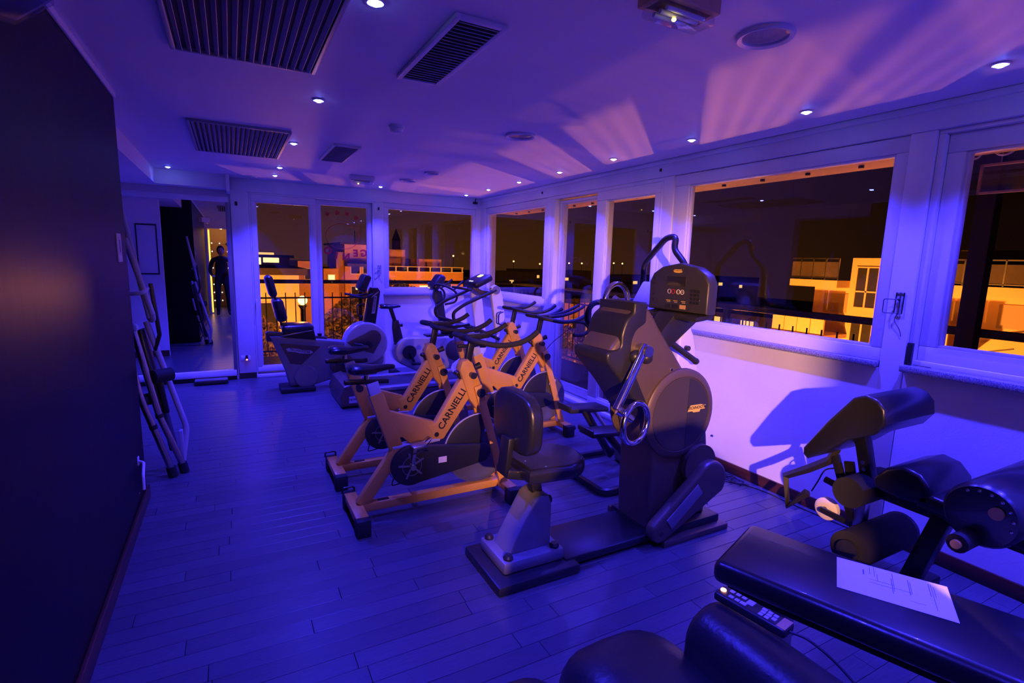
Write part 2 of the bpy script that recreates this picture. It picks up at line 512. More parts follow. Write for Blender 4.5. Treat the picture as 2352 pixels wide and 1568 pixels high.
# sliding glass door to the terrace in the right wall
d1 = struct('door_1')
sash(d1, 'R', 4.34, 5.27, .085, 2.305, 4.486, 5.19, .16, 2.272, d=.06)
sash(d1, 'R', 3.56, 4.48, .085, 2.325, 3.63, 4.325, .16, 2.232, d=.005, depth=.05, gd=.03)
WB('R', 3.53, 5.35, .0, .14, 2.325, 2.357, .004).build('door_head', 'white_paint', d1)
WB('R', 5.275, 5.35, .0, .14, .0, 2.325, .004).build('door_jamb', 'white_paint', d1)
WB('R', 3.53, 3.56, .0, .14, .0, 2.325, .004).build('door_jamb', 'white_paint', d1)
WB('R', 3.53, 5.35, -.03, .14, .0, .055, .006).build('threshold', 'plastic_white', d1)
WB('R', 3.53, 5.35, .052, .058, .055, .085, .001).build('track', 'steel', d1)

# end wall: glazed door and a window
wb = struct('wall_back')
WB('B', .03, .227, 0, T, .075, 2.345, .004).build('post', 'white_paint', wb)
WB('B', .03, .227, .004, T, 0, .075).build('post_foot', 'black_plastic', wb, smooth=False)
WB('B', 1.765, 1.900, 0, T, 0, 2.345, .004).build('post', 'white_paint', wb)
WB('B', 3.30, 3.57, 0, T, 1.03, 2.345).build('post', 'white_paint', wb, smooth=False)
WB('B', 1.90, 3.57, 0, T, 0, 1.05).build('parapet', 'white_wall', wb, smooth=False)
WB('B', .03, 3.40, -.012, T, 2.345, ZC, .004).build('head_beam', 'white_paint', wb)
w4 = struct('window_4'); sash(w4, 'B', 1.902, 3.36, 1.085, 2.343, 1.962, 3.275, 1.16, 2.276)
WB('B', 1.885, 3.36, -.035, .10, 1.050, 1.085, .004).build('window_sill', 'granite', w4)
d2 = struct('door_2')
sash(d2, 'B', .245, 1.01, .075, 2.325, .30, .94, .14, 2.240, d=.008, depth=.05, gd=.035)
sash(d2, 'B', .99, 1.745, .075, 2.325, 1.071, 1.695, .14, 2.270, d=.062, depth=.05, gd=.09)
WB('B', .228, 1.764, .0, .15, 2.325, 2.345, .004).build('door_head', 'white_paint', d2)
WB('B', .228, .244, .0, .15, 0, 2.325, .003).build('door_jamb', 'white_paint', d2)
WB('B', 1.747, 1.764, .0, .15, 0, 2.325, .003).build('door_jamb', 'white_paint', d2)
WB('B', .228, 1.764, -.015, .15, 0, .045, .006).build('threshold', 'plastic_white', d2)
WB('B', .245, 1.745, .0, .006, .045, .075, .001).build('track', 'steel', d2)
MB().tube(fillet([(.262, 7.345, 1.02), (.262, 7.30, 1.02), (.262, 7.30, .90)], .02), .009).build('door_handle', 'plastic_white', d2)
# the hotel's emblem on the glass, seen from behind: four stars, a ring, letters running the wrong way
def gx(x, z, d=.089): return (x, YB + d, z)
for i, (sxp, sz) in enumerate(((1.168, 2.145), (1.295, 2.170), (1.425, 2.165), (1.548, 2.118))):
    pts = []
    for k in range(10):
        r = .042 if k % 2 == 0 else .018
        a = math.radians(90 + 36 * k - (i - 1.5) * 12)
        pts.append((sxp + r * math.cos(a), sz + r * math.sin(a)))
    MB().prism(pts, YB + .0865, YB + .0890, 'y').build('star_decal', 'decal_red', d2, smooth=False)
MB().tube([gx(1.36 + .22 * math.cos(t * PI / 24), 1.86 + .17 * math.sin(t * PI / 24), .088) for t in range(48)], .004, 5, True).build('ring_decal', 'decal_red', d2)
for ch, px_, pz_, rot in (('G', 1.640, 1.640, .20), ('E', 1.530, 1.635, .06), ('N', 1.40, 1.585, -.04), ('I', 1.275, 1.60, -.2), ('O', 1.16, 1.66, -.4)):
    Mx = frame_m(gx(px_, pz_, .0875), (-math.cos(rot), 0, -math.sin(rot)), (-math.sin(rot), 0, math.cos(rot)))
    text_mesh(ch, .13, 'letter_decal', 'decal_red', d2, Mx, .001, .006)

# rear wall behind the photographer with a doorway into a lit corridor
wrr = struct('wall_rear')
DJ = (-.50, .53)
MB().bb(DJ[1], 3.40, YR - .12, YR, 0, ZC).build('wall_panel', 'white_wall', wrr, smooth=False)
MB().bb(-1.75, DJ[0], YR - .12, YR, 0, ZC).build('wall_panel', 'white_wall', wrr, smooth=False)
MB().bb(DJ[0], DJ[1], YR - .12, YR, 2.20, ZC).build('lintel', 'white_wall', wrr, smooth=False)
cor = struct('wall_corridor')
MB().bb(-.95, -.85, -3.05, YR - .12, 0, 2.5).build('wall_panel', 'corridor_wall', cor, smooth=False)
MB().bb(1.0, 1.1, -3.05, YR - .12, 0, 2.5).build('wall_panel', 'corridor_wall', cor, smooth=False)
MB().bb(-.95, 1.1, -3.15, -3.05, 0, 2.5).build('end_panel', 'dot_panel', cor, smooth=False)
MB().bb(-.95, 1.1, -3.05, YR - .12, 2.45, 2.55).build('ceiling_board', 'ceiling_paint', cor, smooth=False)
for xb in (-.47, -.27, -.07):
    for k in range(8):
        MB().ell((xb, -3.045, .18 + .24 * k), (.02, .012, .02), n=8).build('bulb', 'bulb_white', cor)

# ---- outlets, hooks and small fittings of the room (things of their own)
def simple(name, mb, material, label, cat, group=None, **kw):
    return tag(mb.build(name, material, None, **kw), label, cat, group)

# ================================================================== CEILING FITTINGS
def spot(i, x, y, lab):
    t = thing('recessed_spotlight', lab, 'ceiling light', (x, y, ZC), 'blue recessed LED spots')
    MB().lathe([(.020, .0), (.036, -.001), (.038, -.004), (.030, -.007), (.021, -.004)], (0, 0, 0)).build('trim_ring', 'plastic_white', t, local=True)
    MB().lathe([(.0205, -.002), (.018, -.010), (.010, -.015), (0.0005, -.016)], (0, 0, 0), n=16).build('lens', 'led_blue', t, local=True)
    ld = bpy.data.lights.new('spot_beam', 'SPOT'); ld.energy = SPOT_W; ld.color = BLUE; ld.spot_size = math.radians(SPOT_DEG); ld.spot_blend = SPOT_SOFT; ld.shadow_soft_size = .02
    lo = bpy.data.objects.new('spot_beam', ld); COL.objects.link(lo); lo.parent = t; lo.location = (0, 0, -.025)
    return t
order = ['nearest the camera', 'second', 'third', 'fourth', 'fifth', 'sixth', 'seventh', 'eighth']
ry = [1.13, 2.00, 2.86, 3.74, 4.59, 5.44, 6.26, 6.98]
for i, y in enumerate(ry):
    w = 'first' if i == 0 else order[i]
    spot(i, 2.98, y, f'glowing blue ceiling spot along the window wall, {w} from the right edge')
for y, nm in ((.27, 'upper'), (-.60, 'lower')):
    spot(0, 2.98, y, f'glowing blue ceiling spot by the window wall behind the camera, {nm} one')
for y, nm in ((2.02, 'beside the large slatted grille, cut by the top edge'), (3.39, 'between the two slatted grilles and the smoke detector'), (4.77, 'at the right corner of the smaller slatted grille'), (6.15, 'left of the small mesh vent, upper of a close pair'), (6.80, 'above the glazed end door, lower of a close pair')):
    spot(0, .50, y, f'glowing blue ceiling spot {nm}')
for y in (.64, -.60): spot(0, .50, y, f'glowing blue ceiling spot of the left row, {"above" if y > 0 else "behind"} the photographer')
spot(0, 1.755, 6.93, 'glowing blue ceiling spot above the post between end door and end window')
spot(0, -.55, 6.90, 'glowing blue ceiling spot lighting the bulkhead by the mirror')

def grille(lab, x0, x1, y0, y1, n, along='y', slat_w=.012, name='slatted_ceiling_grille', frame='grille', slat='grille', group=None, tilt=.6, fw_=.02):
    t = thing(name, lab, 'ceiling vent', ((x0 + x1) / 2, (y0 + y1) / 2, ZC), group)
    MB().bb(x0, x1, y0, y1, ZC - .004, ZC).build('duct_shade_sheet', 'duct_shade', t, smooth=False)  # dark sheet for the shade inside the duct; the ceiling stays closed
    for a in ((x0 - fw_, x0, y0 - fw_, y1 + fw_), (x1, x1 + fw_, y0 - fw_, y1 + fw_), (x0, x1, y0 - fw_, y0), (x0, x1, y1, y1 + fw_)):
        MB().bb(a[0], a[1], a[2], a[3], ZC - .018, ZC, .003).build('frame_bar', frame, t)
    src = None
    for k in range(n):
        f = (k + .5) / n
        if along == 'y':
            c = (x0 + (x1 - x0) * f, (y0 + y1) / 2, ZC - .014); size = (slat_w, y1 - y0, .004); rot = (0, tilt, 0)
        else:
            c = ((x0 + x1) / 2, y0 + (y1 - y0) * f, ZC - .014); size = (x1 - x0, slat_w, .004); rot = (tilt, 0, 0)
        if src is None:
            src = MB().box((0, 0, 0), size, rot, .001, 1).build('slat', slat, t, local=True); o = src
        else:
            o = bpy.data.objects.new('slat', src.data); COL.objects.link(o); o.parent = t
        o.location = Vector(c) - t.location
    return t
grille('large slatted grille in the ceiling at the upper left, cut by the top edge', -.17, .395, 1.45, 2.88, 16, slat_w=.022)
grille('smaller slatted ceiling grille left of the pair of blue spots', -.205, .425, 4.36, 5.54, 20, slat_w=.019)
grille('long white framed louvred vent in the ceiling near the top edge', .800, .970, 1.96, 2.70, 24, 'x', .020, 'louvred_ceiling_vent', 'plastic_white', 'vent_mesh', fw_=.025)
grille('small white framed mesh vent in the ceiling beside the smaller grille', .80, .985, 4.60, 5.36, 26, 'x', .020, 'louvred_ceiling_vent', 'plastic_white', 'vent_mesh', fw_=.02)

t = thing('smoke_detector', 'round white smoke detector on the ceiling', 'smoke detector', (1.06, 3.73, ZC))
MB().lathe([(.055, 0), (.056, -.016), (.050, -.020)]).build('base', 'plastic_white', t, local=True)
MB().lathe([(.046, -.018), (.046, -.024), (.040, -.040), (.028, -.046), (.0005, -.047)]).build('sensor_head', 'plastic_white', t, local=True)
def ceiling_speaker(x, y, r, lab):
    t = thing('ceiling_downlight', lab, 'ceiling light', (x, y, ZC), 'unlit round downlights')
    MB().lathe([(r * .78, -.002), (r * .8, -.010), (r * .95, -.016), (r, -.010), (r, 0)], n=32).build('bezel', 'plastic_white', t, local=True)
    MB().lathe([(r * .79, -.004), (r * .5, -.008), (.0005, -.010)], n=32).build('glass_cover', 'clear_plastic', t, local=True)
    MB().lathe([(r * .78, -.0025), (r * .4, -.001), (.0005, -.0012)], n=32).build('reflector', 'plastic_white', t, local=True)
ceiling_speaker(1.90, 3.47, .11, 'unlit round downlight with white rim in mid ceiling')
ceiling_speaker(1.89, 1.475, .108, 'large unlit round downlight with ribbed glass at upper right')
ceiling_speaker(1.88, 6.14, .09, 'small unlit round downlight with lit rim near the end wall')
ceiling_speaker(1.93, 5.46, .08, 'dark unlit round downlight right of the emergency lamp')
ceiling_speaker(.255, 7.10, .07, 'dark unlit round downlight above the post beside the mirror')
def emergency(x0, x1, y0, y1, lab, big):
    t = thing('emergency_light', lab, 'emergency light', ((x0 + x1) / 2, (y0 + y1) / 2, ZC))
    MB().bb(x0, x1, y0, y1, ZC - .05, ZC, .006).build('housing', 'wood_box' if big else 'plastic_white', t)
    MB().bb(x0 + .01, x1 - .01, y0 + .01, y1 - .01, ZC - .085, ZC - .05, .012).build('diffuser', 'clear_plastic', t)
    for k in range(3):
        MB().cyl((x0 + .05, y0 + .03 + .03 * k, ZC - .066), (x1 - .05, y0 + .03 + .03 * k, ZC - .066), .008, n=10).build('tube', 'plastic_white', t)
    MB().ell((x0 + (x1 - x0) * .35, y0 + .04, ZC - .09), (.008, .008, .006), n=8).build('indicator', 'led_yellow', t)
emergency(1.25, 1.52, 1.37, 1.49, 'wooden coloured emergency light with yellow indicator at the top edge', True)
emergency(1.22, 1.49, 6.14, 6.24, 'slim emergency light with yellow indicator above the end door', False)
t = thing('wall_lamp', 'box shaped lamp high on the dark wall in the top left corner', 'wall lamp', (-.45, 1.88, 2.2))
ra_ = math.atan2(-.86, .52)
MB().box((-.452, 1.873, 2.26), (.26, .085, .10), (0, 0, ra_), .006).build('housing', 'plastic_white', t)
MB().box((-.452, 1.873, 2.203), (.25, .075, .014), (0, 0, ra_), .004).build('diffuser', 'clear_plastic', t)
MB().cyl((XL, 1.86, 2.28), (-.47, 1.873, 2.28), .012, n=10).build('bracket', 'black_metal', t)

# ================================================================== GYM EQUIPMENT
def saddle_mb(x0, x1, z, y=0.0, w=.075, th=.05):
    """a bicycle saddle seen as stacked cross sections, wide tail at x0, nose at x1"""
    rings = []
    for f, hw, t_, dz in ((0, .55, .5, -.004), (.04, .85, .85, 0), (.15, 1.0, 1.0, .004), (.32, .95, 1.0, .002), (.5, .62, .9, -.004), (.66, .36, .75, -.003), (.85, .27, .6, 0), (.97, .2, .5, -.001), (1.0, .1, .3, -.004)):
        x = x0 + (x1 - x0) * f
        ring = []
        for k in range(12):
            a = 2 * PI * k / 12
            c, s_ = math.cos(a), math.sin(a)
            zz = s_ * th * t_ * (.35 if s_ > 0 else .65)
            ring.append((x, y + w * hw * c, z + dz + zz))
        rings.append(ring)
    return MB().loft(rings)

def make_spin_bike():
    t = thing('spin_bike', 'yellow spin bike', 'exercise bike', (0, 0, 0), 'yellow spin bikes')
    Y_ = 'yellow_paint'
    def B(mb, nm, m, p=None): return mb.build(nm, m, p or t, local=True)
    # feet
    for x, nm in ((0.0, 'rear_foot'), (.985, 'front_foot')):
        f = B(MB().box((x, 0, .085), (.075, .36, .045), None, .006), nm, Y_)
        for s in (-1, 1):
            B(MB().box((x, s * .185, .052), (.083, .085, .104), None, .010), 'rubber_end', 'black_rubber', f)
    B(MB().tube(fillet([(-.045, .20, .10), (-.045, .20, .135), (.03, .20, .135), (.03, .20, .10)], .02), .006, 6), 'carry_handle', 'black_metal')
    B(MB().cyl((1.03, -.17, .07), (1.06, -.17, .07), .022, n=12), 'transport_wheel', 'black_rubber')
    B(MB().cyl((1.03, .17, .07), (1.06, .17, .07), .022, n=12), 'transport_wheel', 'black_rubber')
    # frame
    B(MB().bb(.03, .96, -.03, .03, .055, .108, .006), 'base_rail', Y_)
    B(MB().bb(.13, .20, -.012, .012, .108, .112), 'rail_bolt_plate', 'black_metal')
    B(MB().bar((.03, 0, .10), (.265, 0, .43), .055, .075, .006), 'rear_stay', Y_)
    B(MB().bar((.245, 0, .44), (.125, 0, .79), .055, .085, .006), 'seat_tube', Y_)
    B(MB().bar((.150, 0, .70), (.105, 0, .862), .048, .070, .006), 'seat_post', 'frame_grey')
    B(MB().prism([(.165, .69), (.205, .675), (.49, .575), (.56, .46), (.50, .438), (.36, .425), (.285, .50), (.215, .50)], -.026, .026, 'y', .006), 'top_tube', Y_)
    mt = B(MB().prism([(.445, .555), (.50, .565), (.665, .83), (.735, .86), (.755, .745), (.555, .455), (.50, .445)], -.029, .029, 'y', .006), 'main_tube', Y_)
    B(MB().bar((.22, 0, .438), (.53, 0, .452), .06, .02, .004), 'bracket_strip', 'frame_grey')
    hd = B(MB().prism([(.655, .90), (.675, .955), (.715, .965), (.745, .94), (.805, .80), (.815, .70), (.775, .63), (.725, .70)], -.042, .042, 'y', .012), 'head', Y_)
    for s in (-1, 1):
        B(MB().bar((.775, s * .055, .79), (.985, s * .075, .06), .022, .056, .005), 'fork_blade', Y_)
        B(MB().box((.860, s * .0685, .50), (.058, .004, .06), (0, .28, 0)), 'fork_sticker', 'frame_grey')
    for (x, z, r) in ((.735, .865, .022), (.79, .745, .030)):
        B(MB().cyl((x, -.04, z), (x, -.085, z), r * .8, r, 12), 'adjuster_knob', 'black_plastic')
    B(MB().cyl((.775, .0, .90), (.815, 0, .915), .018, .022, 12), 'post_knob', 'black_plastic')
    br = B(MB().cyl((.70, 0, .80), (.655, 0, .87), .012, n=10), 'brake_lever', 'black_plastic')
    B(MB().ell((.652, 0, .875), (.024, .024, .018), n=10), 'knob', 'black_plastic', br)
    # lettering on both sides of the main tube
    d = Vector((.195, 0, .29)).normalized()
    for s in (-1, 1):
        c = Vector((.610, s * .0300, .645))
        if s < 0: Mx = frame_m(c, (d.x, 0, d.z), (-d.z, 0, d.x))
        else: Mx = frame_m(c, (-d.x, 0, -d.z), (-d.z, 0, d.x))
        text_mesh('CARNIELLI', .062, 'lettering', 'decal_black', mt, Mx, .0006, .0012)
        e = c - d * .188
        B(MB().cyl((e.x, s * .0292, e.z), (e.x, s * .0306, e.z), .016, n=12), 'emblem', 'decal_black', mt)
    # saddle on a slider
    B(MB().bar((-.055, 0, .872), (.205, 0, .862), .04, .028, .006), 'saddle_slider', 'black_metal')
    B(MB().cyl((.075, 0, .87), (.075, 0, .935), .016, n=10), 'saddle_pin', 'steel')
    sd = B(saddle_mb(-.035, .245, .952, 0, .080, .062), 'saddle', 'black_vinyl')
    for s in (-1, 1):
        B(MB().tube(catmull([(-.01, s * .03, .92), (.07, s * .025, .912), (.17, s * .012, .938)], 4), .004, 6), 'saddle_rail', 'steel', sd)
    B(MB().cyl((.02, -.03, .845), (.02, -.075, .845), .016, .022, 10), 'slider_knob', 'black_plastic')
    # handlebar
    B(MB().bar((.722, 0, .93), (.756, 0, 1.095), .032, .044, .006), 'stem', 'black_metal')
    hb = B(MB().tube(catmull([(.725, 0, 1.105), (.700, -.06, 1.105), (.69, -.14, 1.105), (.73, -.20, 1.098), (.84, -.225, 1.078), (.97, -.225, 1.085), (1.06, -.220, 1.115), (1.115, -.215, 1.150)], 5), .0175, 10), 'handlebar', 'black_rubber')
    B(MB().tube(catmull([(.725, 0, 1.105), (.700, .06, 1.105), (.69, .14, 1.105), (.73, .20, 1.098), (.84, .225, 1.078), (.97, .225, 1.085), (1.06, .220, 1.115), (1.115, .215, 1.150)], 5), .0175, 10), 'handlebar', 'black_rubber')
    B(MB().box((.775, 0, 1.108), (.16, .055, .028), None, .008), 'bar_clamp', 'black_plastic')
    B(MB().box((.765, 0, 1.124), (.09, .03, .006), None, .002), 'clamp_plate', 'steel')
    # flywheel and drive
    B(MB().lathe([(.03, -.022), (.19, -.022), (.20, -.026), (.225, -.026), (.225, .026), (.20, .026), (.19, .022), (.03, .022)], (.80, 0, .345), 'y', 40), 'flywheel', 'flywheel')
    B(MB().cyl((.80, -.09, .345), (.80, .09, .345), .02, n=12), 'axle', 'steel')
    gp = [(.80 + .250 * math.cos(math.radians(a)), .345 + .250 * math.sin(math.radians(a))) for a in range(88, 183, 10)]
    gp += [(.56, .345), (.55, .33), (.80, .345)]
    B(MB().prism(gp, -.052, -.036, 'y', .003), 'wheel_guard', 'black_plastic')
    rim = [(.80 + .252 * math.cos(math.radians(a)), -.044, .345 + .252 * math.sin(math.radians(a))) for a in range(88, 183, 6)]
    B(MB().tube(rim, .005, 6), 'guard_rim', 'frame_grey')
    cg = arc(.32, .335, .128, 68, 290, 22) + arc(.80, .345, .062, -78, 80, 10)
    B(MB().prism(cg, -.098, -.064, 'y', .008), 'chain_guard', 'black_plastic')
    B(MB().box((.52, -.0995, .345), (.055, .003, .038)), 'guard_sticker', 'decal_cream')
    sp = B(MB().lathe([(.058, -.003), (.062, -.003), (.062, .003), (.058, .003), (.058, -.003)], (.32, -.101, .335), 'y', 24), 'chainring', 'steel')
    for k in range(5):
        a = 2 * PI * k / 5 + .5
        B(MB().bar((.32, -.101, .335), (.32 + .085 * math.cos(a), -.101, .335 + .085 * math.sin(a)), .005, .012), 'spoke', 'steel', sp)
    B(MB().cyl((.32, -.135, .335), (.32, .11, .335), .018, n=12), 'crank_axle', 'steel')
    for s, ax in ((-1, 1), (1, -1)):
        px_, pz_ = .32 + ax * .018, .335 + ax * .155
        ca = B(MB().bar((.32, s * .122, .335), (px_, s * .122, pz_), .012, .024, .003), 'crank_arm', 'steel')
        pd = B(MB().box((px_, s * .175, pz_), (.085, .075, .018), (0, -.1, 0), .005), 'pedal', 'steel')
        B(MB().tube(fillet([(px_ + .04, s * .15, pz_), (px_ + .085, s * .152, pz_ + .035), (px_ + .075, s * .20, pz_ + .04), (px_ + .04, s * .20, pz_)], .015, 3), .003, 5), 'toe_clip', 'chrome', pd)
        B(MB().tube(fillet([(px_ - .03, s * .14, pz_ - .01), (px_ - .045, s * .145, pz_ - .065), (px_ + .05, s * .145, pz_ - .05), (px_ + .055, s * .205, pz_ - .03)], .02, 3), .004, 5), 'pedal_strap', 'black_rubber', pd)
    return t
bike = make_spin_bike()
spots = [((.600, 3.045, 0), 0.0, 'yellow spin bike nearest the camera, beside the black ergometer seat'),
         ((.600, 3.725, 0), 0.0, 'yellow spin bike directly behind the nearest one, in the left column'),
         ((1.71, 4.02, 0), -.02, 'yellow spin bike nearest the glazed sliding door, front foot beside the stepper'),
         ((1.86, 4.80, 0), -.03, 'yellow spin bike farthest from the camera, beside the treadmill')]
for i, (loc, rz, lab) in enumerate(spots):
    o = bike if i == 0 else copy_tree(bike)
    o.location = loc; o.rotation_euler = (0, 0, rz); o['label'] = lab
    if i == 2:      # only this one carries long aero bars
        for s in (-1, 1):
            MB().tube(catmull([(.80, s * .045, 1.105), (.92, s * .05, 1.110), (1.04, s * .055, 1.135), (1.15, s * .05, 1.175), (1.19, s * .045, 1.20)], 4), .015, 8).build('aero_bar', 'black_rubber', o, local=True)
        MB().tube(catmull([(.97, -.225, 1.08), (1.08, -.225, 1.06), (1.13, -.222, 1.0), (1.07, -.22, .955), (.97, -.22, .955)], 5), .0165, 9).build('drop_bar', 'black_rubber', o, local=True)
        MB().tube(catmull([(.97, -.20, 1.07), (.93, -.15, .98), (.86, -.06, .88), (.80, -.03, .80)], 5), .003, 5).build('brake_cable', 'cable', o, local=True)

# ------------------------------------------------------------------ upper-body ergometer with its seat
t = thing('arm_ergometer', 'tall grey arm ergometer with console, ring handles and black seat', 'exercise machine', (1.8, 2.2, 0))
MB().bb(1.05, 1.53, 2.0, 2.42, 0, .052, .014).build('seat_footplate', 'black_plastic', t)
MB().bb(1.115, 1.475, 2.075, 2.365, .052, .118, .016).build('seat_base', 'silver', t)
for x in (1.155, 1.43):
    for y in (2.11, 2.33):
        MB().lathe([(.024, .0), (.026, .014), (.018, .026), (.0005, .028)], (x, y, .114), n=14).build('base_knob', 'black_plastic', t)
pe = MB().prism([(1.165, .115), (1.425, .115), (1.425, .345), (1.405, .395), (1.355, .405), (1.315, .385)], 2.135, 2.305, 'y', .016).build('pedestal', 'silver', t)
MB().box((1.286, 2.22, .32), (.004, .06, .05), (0, .50, 0)).build('pedestal_badge', 'dark_panel', pe)
MB().cyl((1.425, 2.22, .33), (1.465, 2.22, .33), .022, n=12).build('height_knob', 'black_plastic', pe)
MB().bar((1.375, 2.22, .36), (1.345, 2.22, .52), .055, .06, .008).build('seat_post', 'black_metal', t)
# seat: horseshoe shaped pad
so = [(1.235, 2.06), (1.235, 2.38)] + [(1.47 + .165 * math.cos(a), 2.22 + .185 * math.sin(a)) for a in [PI * .5 - PI * k / 12 for k in range(13)]]
MB().prism(so, .505, .585, 'z', .028, 4).build('seat_pad', 'black_vinyl', t)
MB().bar((1.33, 2.22, .50), (1.165, 2.22, .545), .13, .05, .01).build('back_bracket', 'black_metal', t)
MB().bar((1.175, 2.22, .53), (1.195, 2.22, .72), .09, .035, .008).build('back_bracket', 'black_metal', t)
bo = []
for a in range(0, 360, 15):
    c, s_ = math.cos(math.radians(a)), math.sin(math.radians(a))
    bo.append((2.22 + math.copysign(abs(c) ** .55, c) * .205, .80 + math.copysign(abs(s_) ** .65, s_) * .155))
MB().prism(bo, 1.205, 1.285, 'x', .024, 4).build('backrest', 'black_vinyl', t)
# floor rail and stabilisers
MB().bb(1.47, 2.12, 2.055, 2.385, .018, .062, .01).build('floor_rail', 'black_plastic', t)
MB().bb(2.10, 2.63, 1.985, 2.14, .0, .036, .006).build('stabiliser', 'silver_warm', t)
MB().bb(2.10, 2.63, 2.30, 2.50, .0, .036, .006).build('stabiliser', 'silver_warm', t)
MB().bb(2.06, 2.60, 2.03, 2.42, .030, .085, .012).build('plinth', 'black_plastic', t)
# main housing
prof = [(p_.x, p_.y) for p_ in catmull([(2.06, .08, 0), (2.05, .30, 0), (2.045, .56, 0), (1.985, .76, 0), (1.84, .95, 0), (1.72, 1.09, 0), (1.72, 1.16, 0), (1.785, 1.24, 0), (1.83, 1.34, 0), (1.90, 1.385, 0), (1.975, 1.355, 0), (2.07, 1.235, 0), (2.33, .925, 0), (2.44, .76, 0), (2.50, .58, 0), (2.52, .35, 0), (2.53, .08, 0)], 4)]
hs = MB().prism(prof, 2.085, 2.365, 'y', .030, 4).build('housing', 'silver_warm', t)
nose = [(p_.x, p_.y) for p_ in catmull([(1.985, .735, 0), (1.84, .925, 0), (1.715, 1.06, 0), (1.685, 1.10, 0), (1.69, 1.145, 0), (1.765, 1.165, 0), (1.772, 1.235, 0), (1.80, 1.31, 0), (1.845, 1.35, 0)], 4)] + [(1.845, 1.400), (1.935, 1.400), (1.94, 1.30)] + [(p_.x, p_.y) for p_ in catmull([(1.93, 1.285, 0), (1.87, 1.245, 0), (1.845, 1.16, 0), (1.87, 1.05, 0), (1.95, .90, 0), (2.035, .76, 0)], 4)]
MB().prism(nose, 2.073, 2.377, 'y', .016, 3).build('nose_cowl', 'black_plastic', hs)
# flywheel pod on the near side: raised ring, dark disc
PX, PZ = 2.235, .757
for s, y0 in ((-1, 2.085), (1, 2.365)):
    pod = MB().lathe([(.265, .0), (.263, .014), (.245, .026), (.222, .026), (.220, .018), (.0005, .018)], (0, 0, 0), 'y', 48)
    pod.v = [(PX + v[0], y0 + s * v[1], PZ + v[2]) for v in pod.v]
    po = pod.build('flywheel_pod', 'silver_warm', hs)
    dm = MB().cyl((PX, y0 + s * .0185, PZ), (PX, y0 + s * .023, PZ), .217, n=48); dm.build('pod_disc', 'dark_panel', po)
    if s < 0:
        pl = [(PX + .045, PZ - .205)] + [(PX + .213 * math.cos(math.radians(a)), PZ + .213 * math.sin(math.radians(a))) for a in range(-76, 77, 8)] + [(PX + .045, PZ + .205)]
        MB().prism(pl, y0 - .0235, y0 - .0248, 'y').build('pod_cover', 'console', po, smooth=False)
        lg = [(-.072, -.014), (-.058, .016), (-.05, .022), (.04, .022), (.045, .016), (.072, .016), (.066, -.008), (.03, -.008), (.024, -.022), (-.026, -.022), (-.034, -.014)]
        MB().prism([(PX + .118 + a, PZ + .022 + b) for a, b in lg], y0 - .0248, y0 - .0258, 'y').build('logo_plate', 'decal_yellow', po, smooth=False)
        text_mesh('TECHNOGYM', .0245, 'logo_text', 'decal_black', po, frame_m((PX + .118, y0 - .0262, PZ + .027), (1, 0, 0), (0, 0, 1)), .0004, .0006)
for (x, z) in ((1.865, 1.115), (1.945, 1.105)):
    MB().ell((x, 2.065, z), (.036, .03, .036), n=14).build('adjust_knob', 'black_plastic', hs)
# crank with a ring handle on each side
def ring_crank(y, a_top, a_bot, ring_c, tilt, side):
    p = MB().tube(fillet([a_top, ((a_top[0] + a_bot[0]) / 2, y, (a_top[2] + a_bot[2]) / 2), a_bot], .05), .022, 12).build('crank_arm', 'chrome', t)
    MB().cyl((a_bot[0], y + side * .02, a_bot[2]), (ring_c[0] - .02, ring_c[1], ring_c[2] + .02), .026, .02, 12).build('handle_hub', 'chrome', p)
    pts = [Vector(ring_c) + Vector((.105 * math.cos(k * PI / 16), tilt * .105 * math.cos(k * PI / 16), .105 * math.sin(k * PI / 16))) for k in range(32)]
    MB().tube(pts, .016, 10, True).build('ring_handle', 'chrome', p)
    return p
ring_crank(2.02, (1.905, 2.035, 1.18), (1.71, 2.01, .86), (1.795, 1.955, .79), .25, -1)
ring_crank(2.42, (1.94, 2.415, 1.13), (2.11, 2.43, 1.335), (2.04, 2.46, 1.375), .2, 1)
MB().cyl((1.90, 2.0, 1.15), (1.90, 2.44, 1.15), .03, n=14).build('crank_shaft', 'steel', t)
# leg-shaped cover low on the near side
MB().cyl((2.40, 2.085, .43), (2.40, 2.035, .43), .125, n=36).build('cover_disc', 'silver_warm', hs)
cap = arc(2.455, .335, .125, -38, 142, 16) + arc(2.075, .105, .072, 142, 300, 12)
cv = MB().prism(cap, 1.985, 2.055, 'y', .022, 3).build('cover_arm', 'silver_warm', hs)
MB().prism([(2.10, .17), (2.33, .345), (2.375, .285), (2.145, .11)], 1.978, 1.986, 'y', .004).build('cover_inlay', 'silver', cv)
MB().ell((2.07, 2.03, .095), (.045, .05, .045), n=12).build('cover_foot', 'black_plastic', cv)
for (x, z) in ((2.15, 1.02), (2.53, .58), (2.54, .14), (2.08, .45)):
    MB().cyl((x, 2.088, z), (x, 2.078, z), .007, n=8).build('screw', 'chrome', hs)
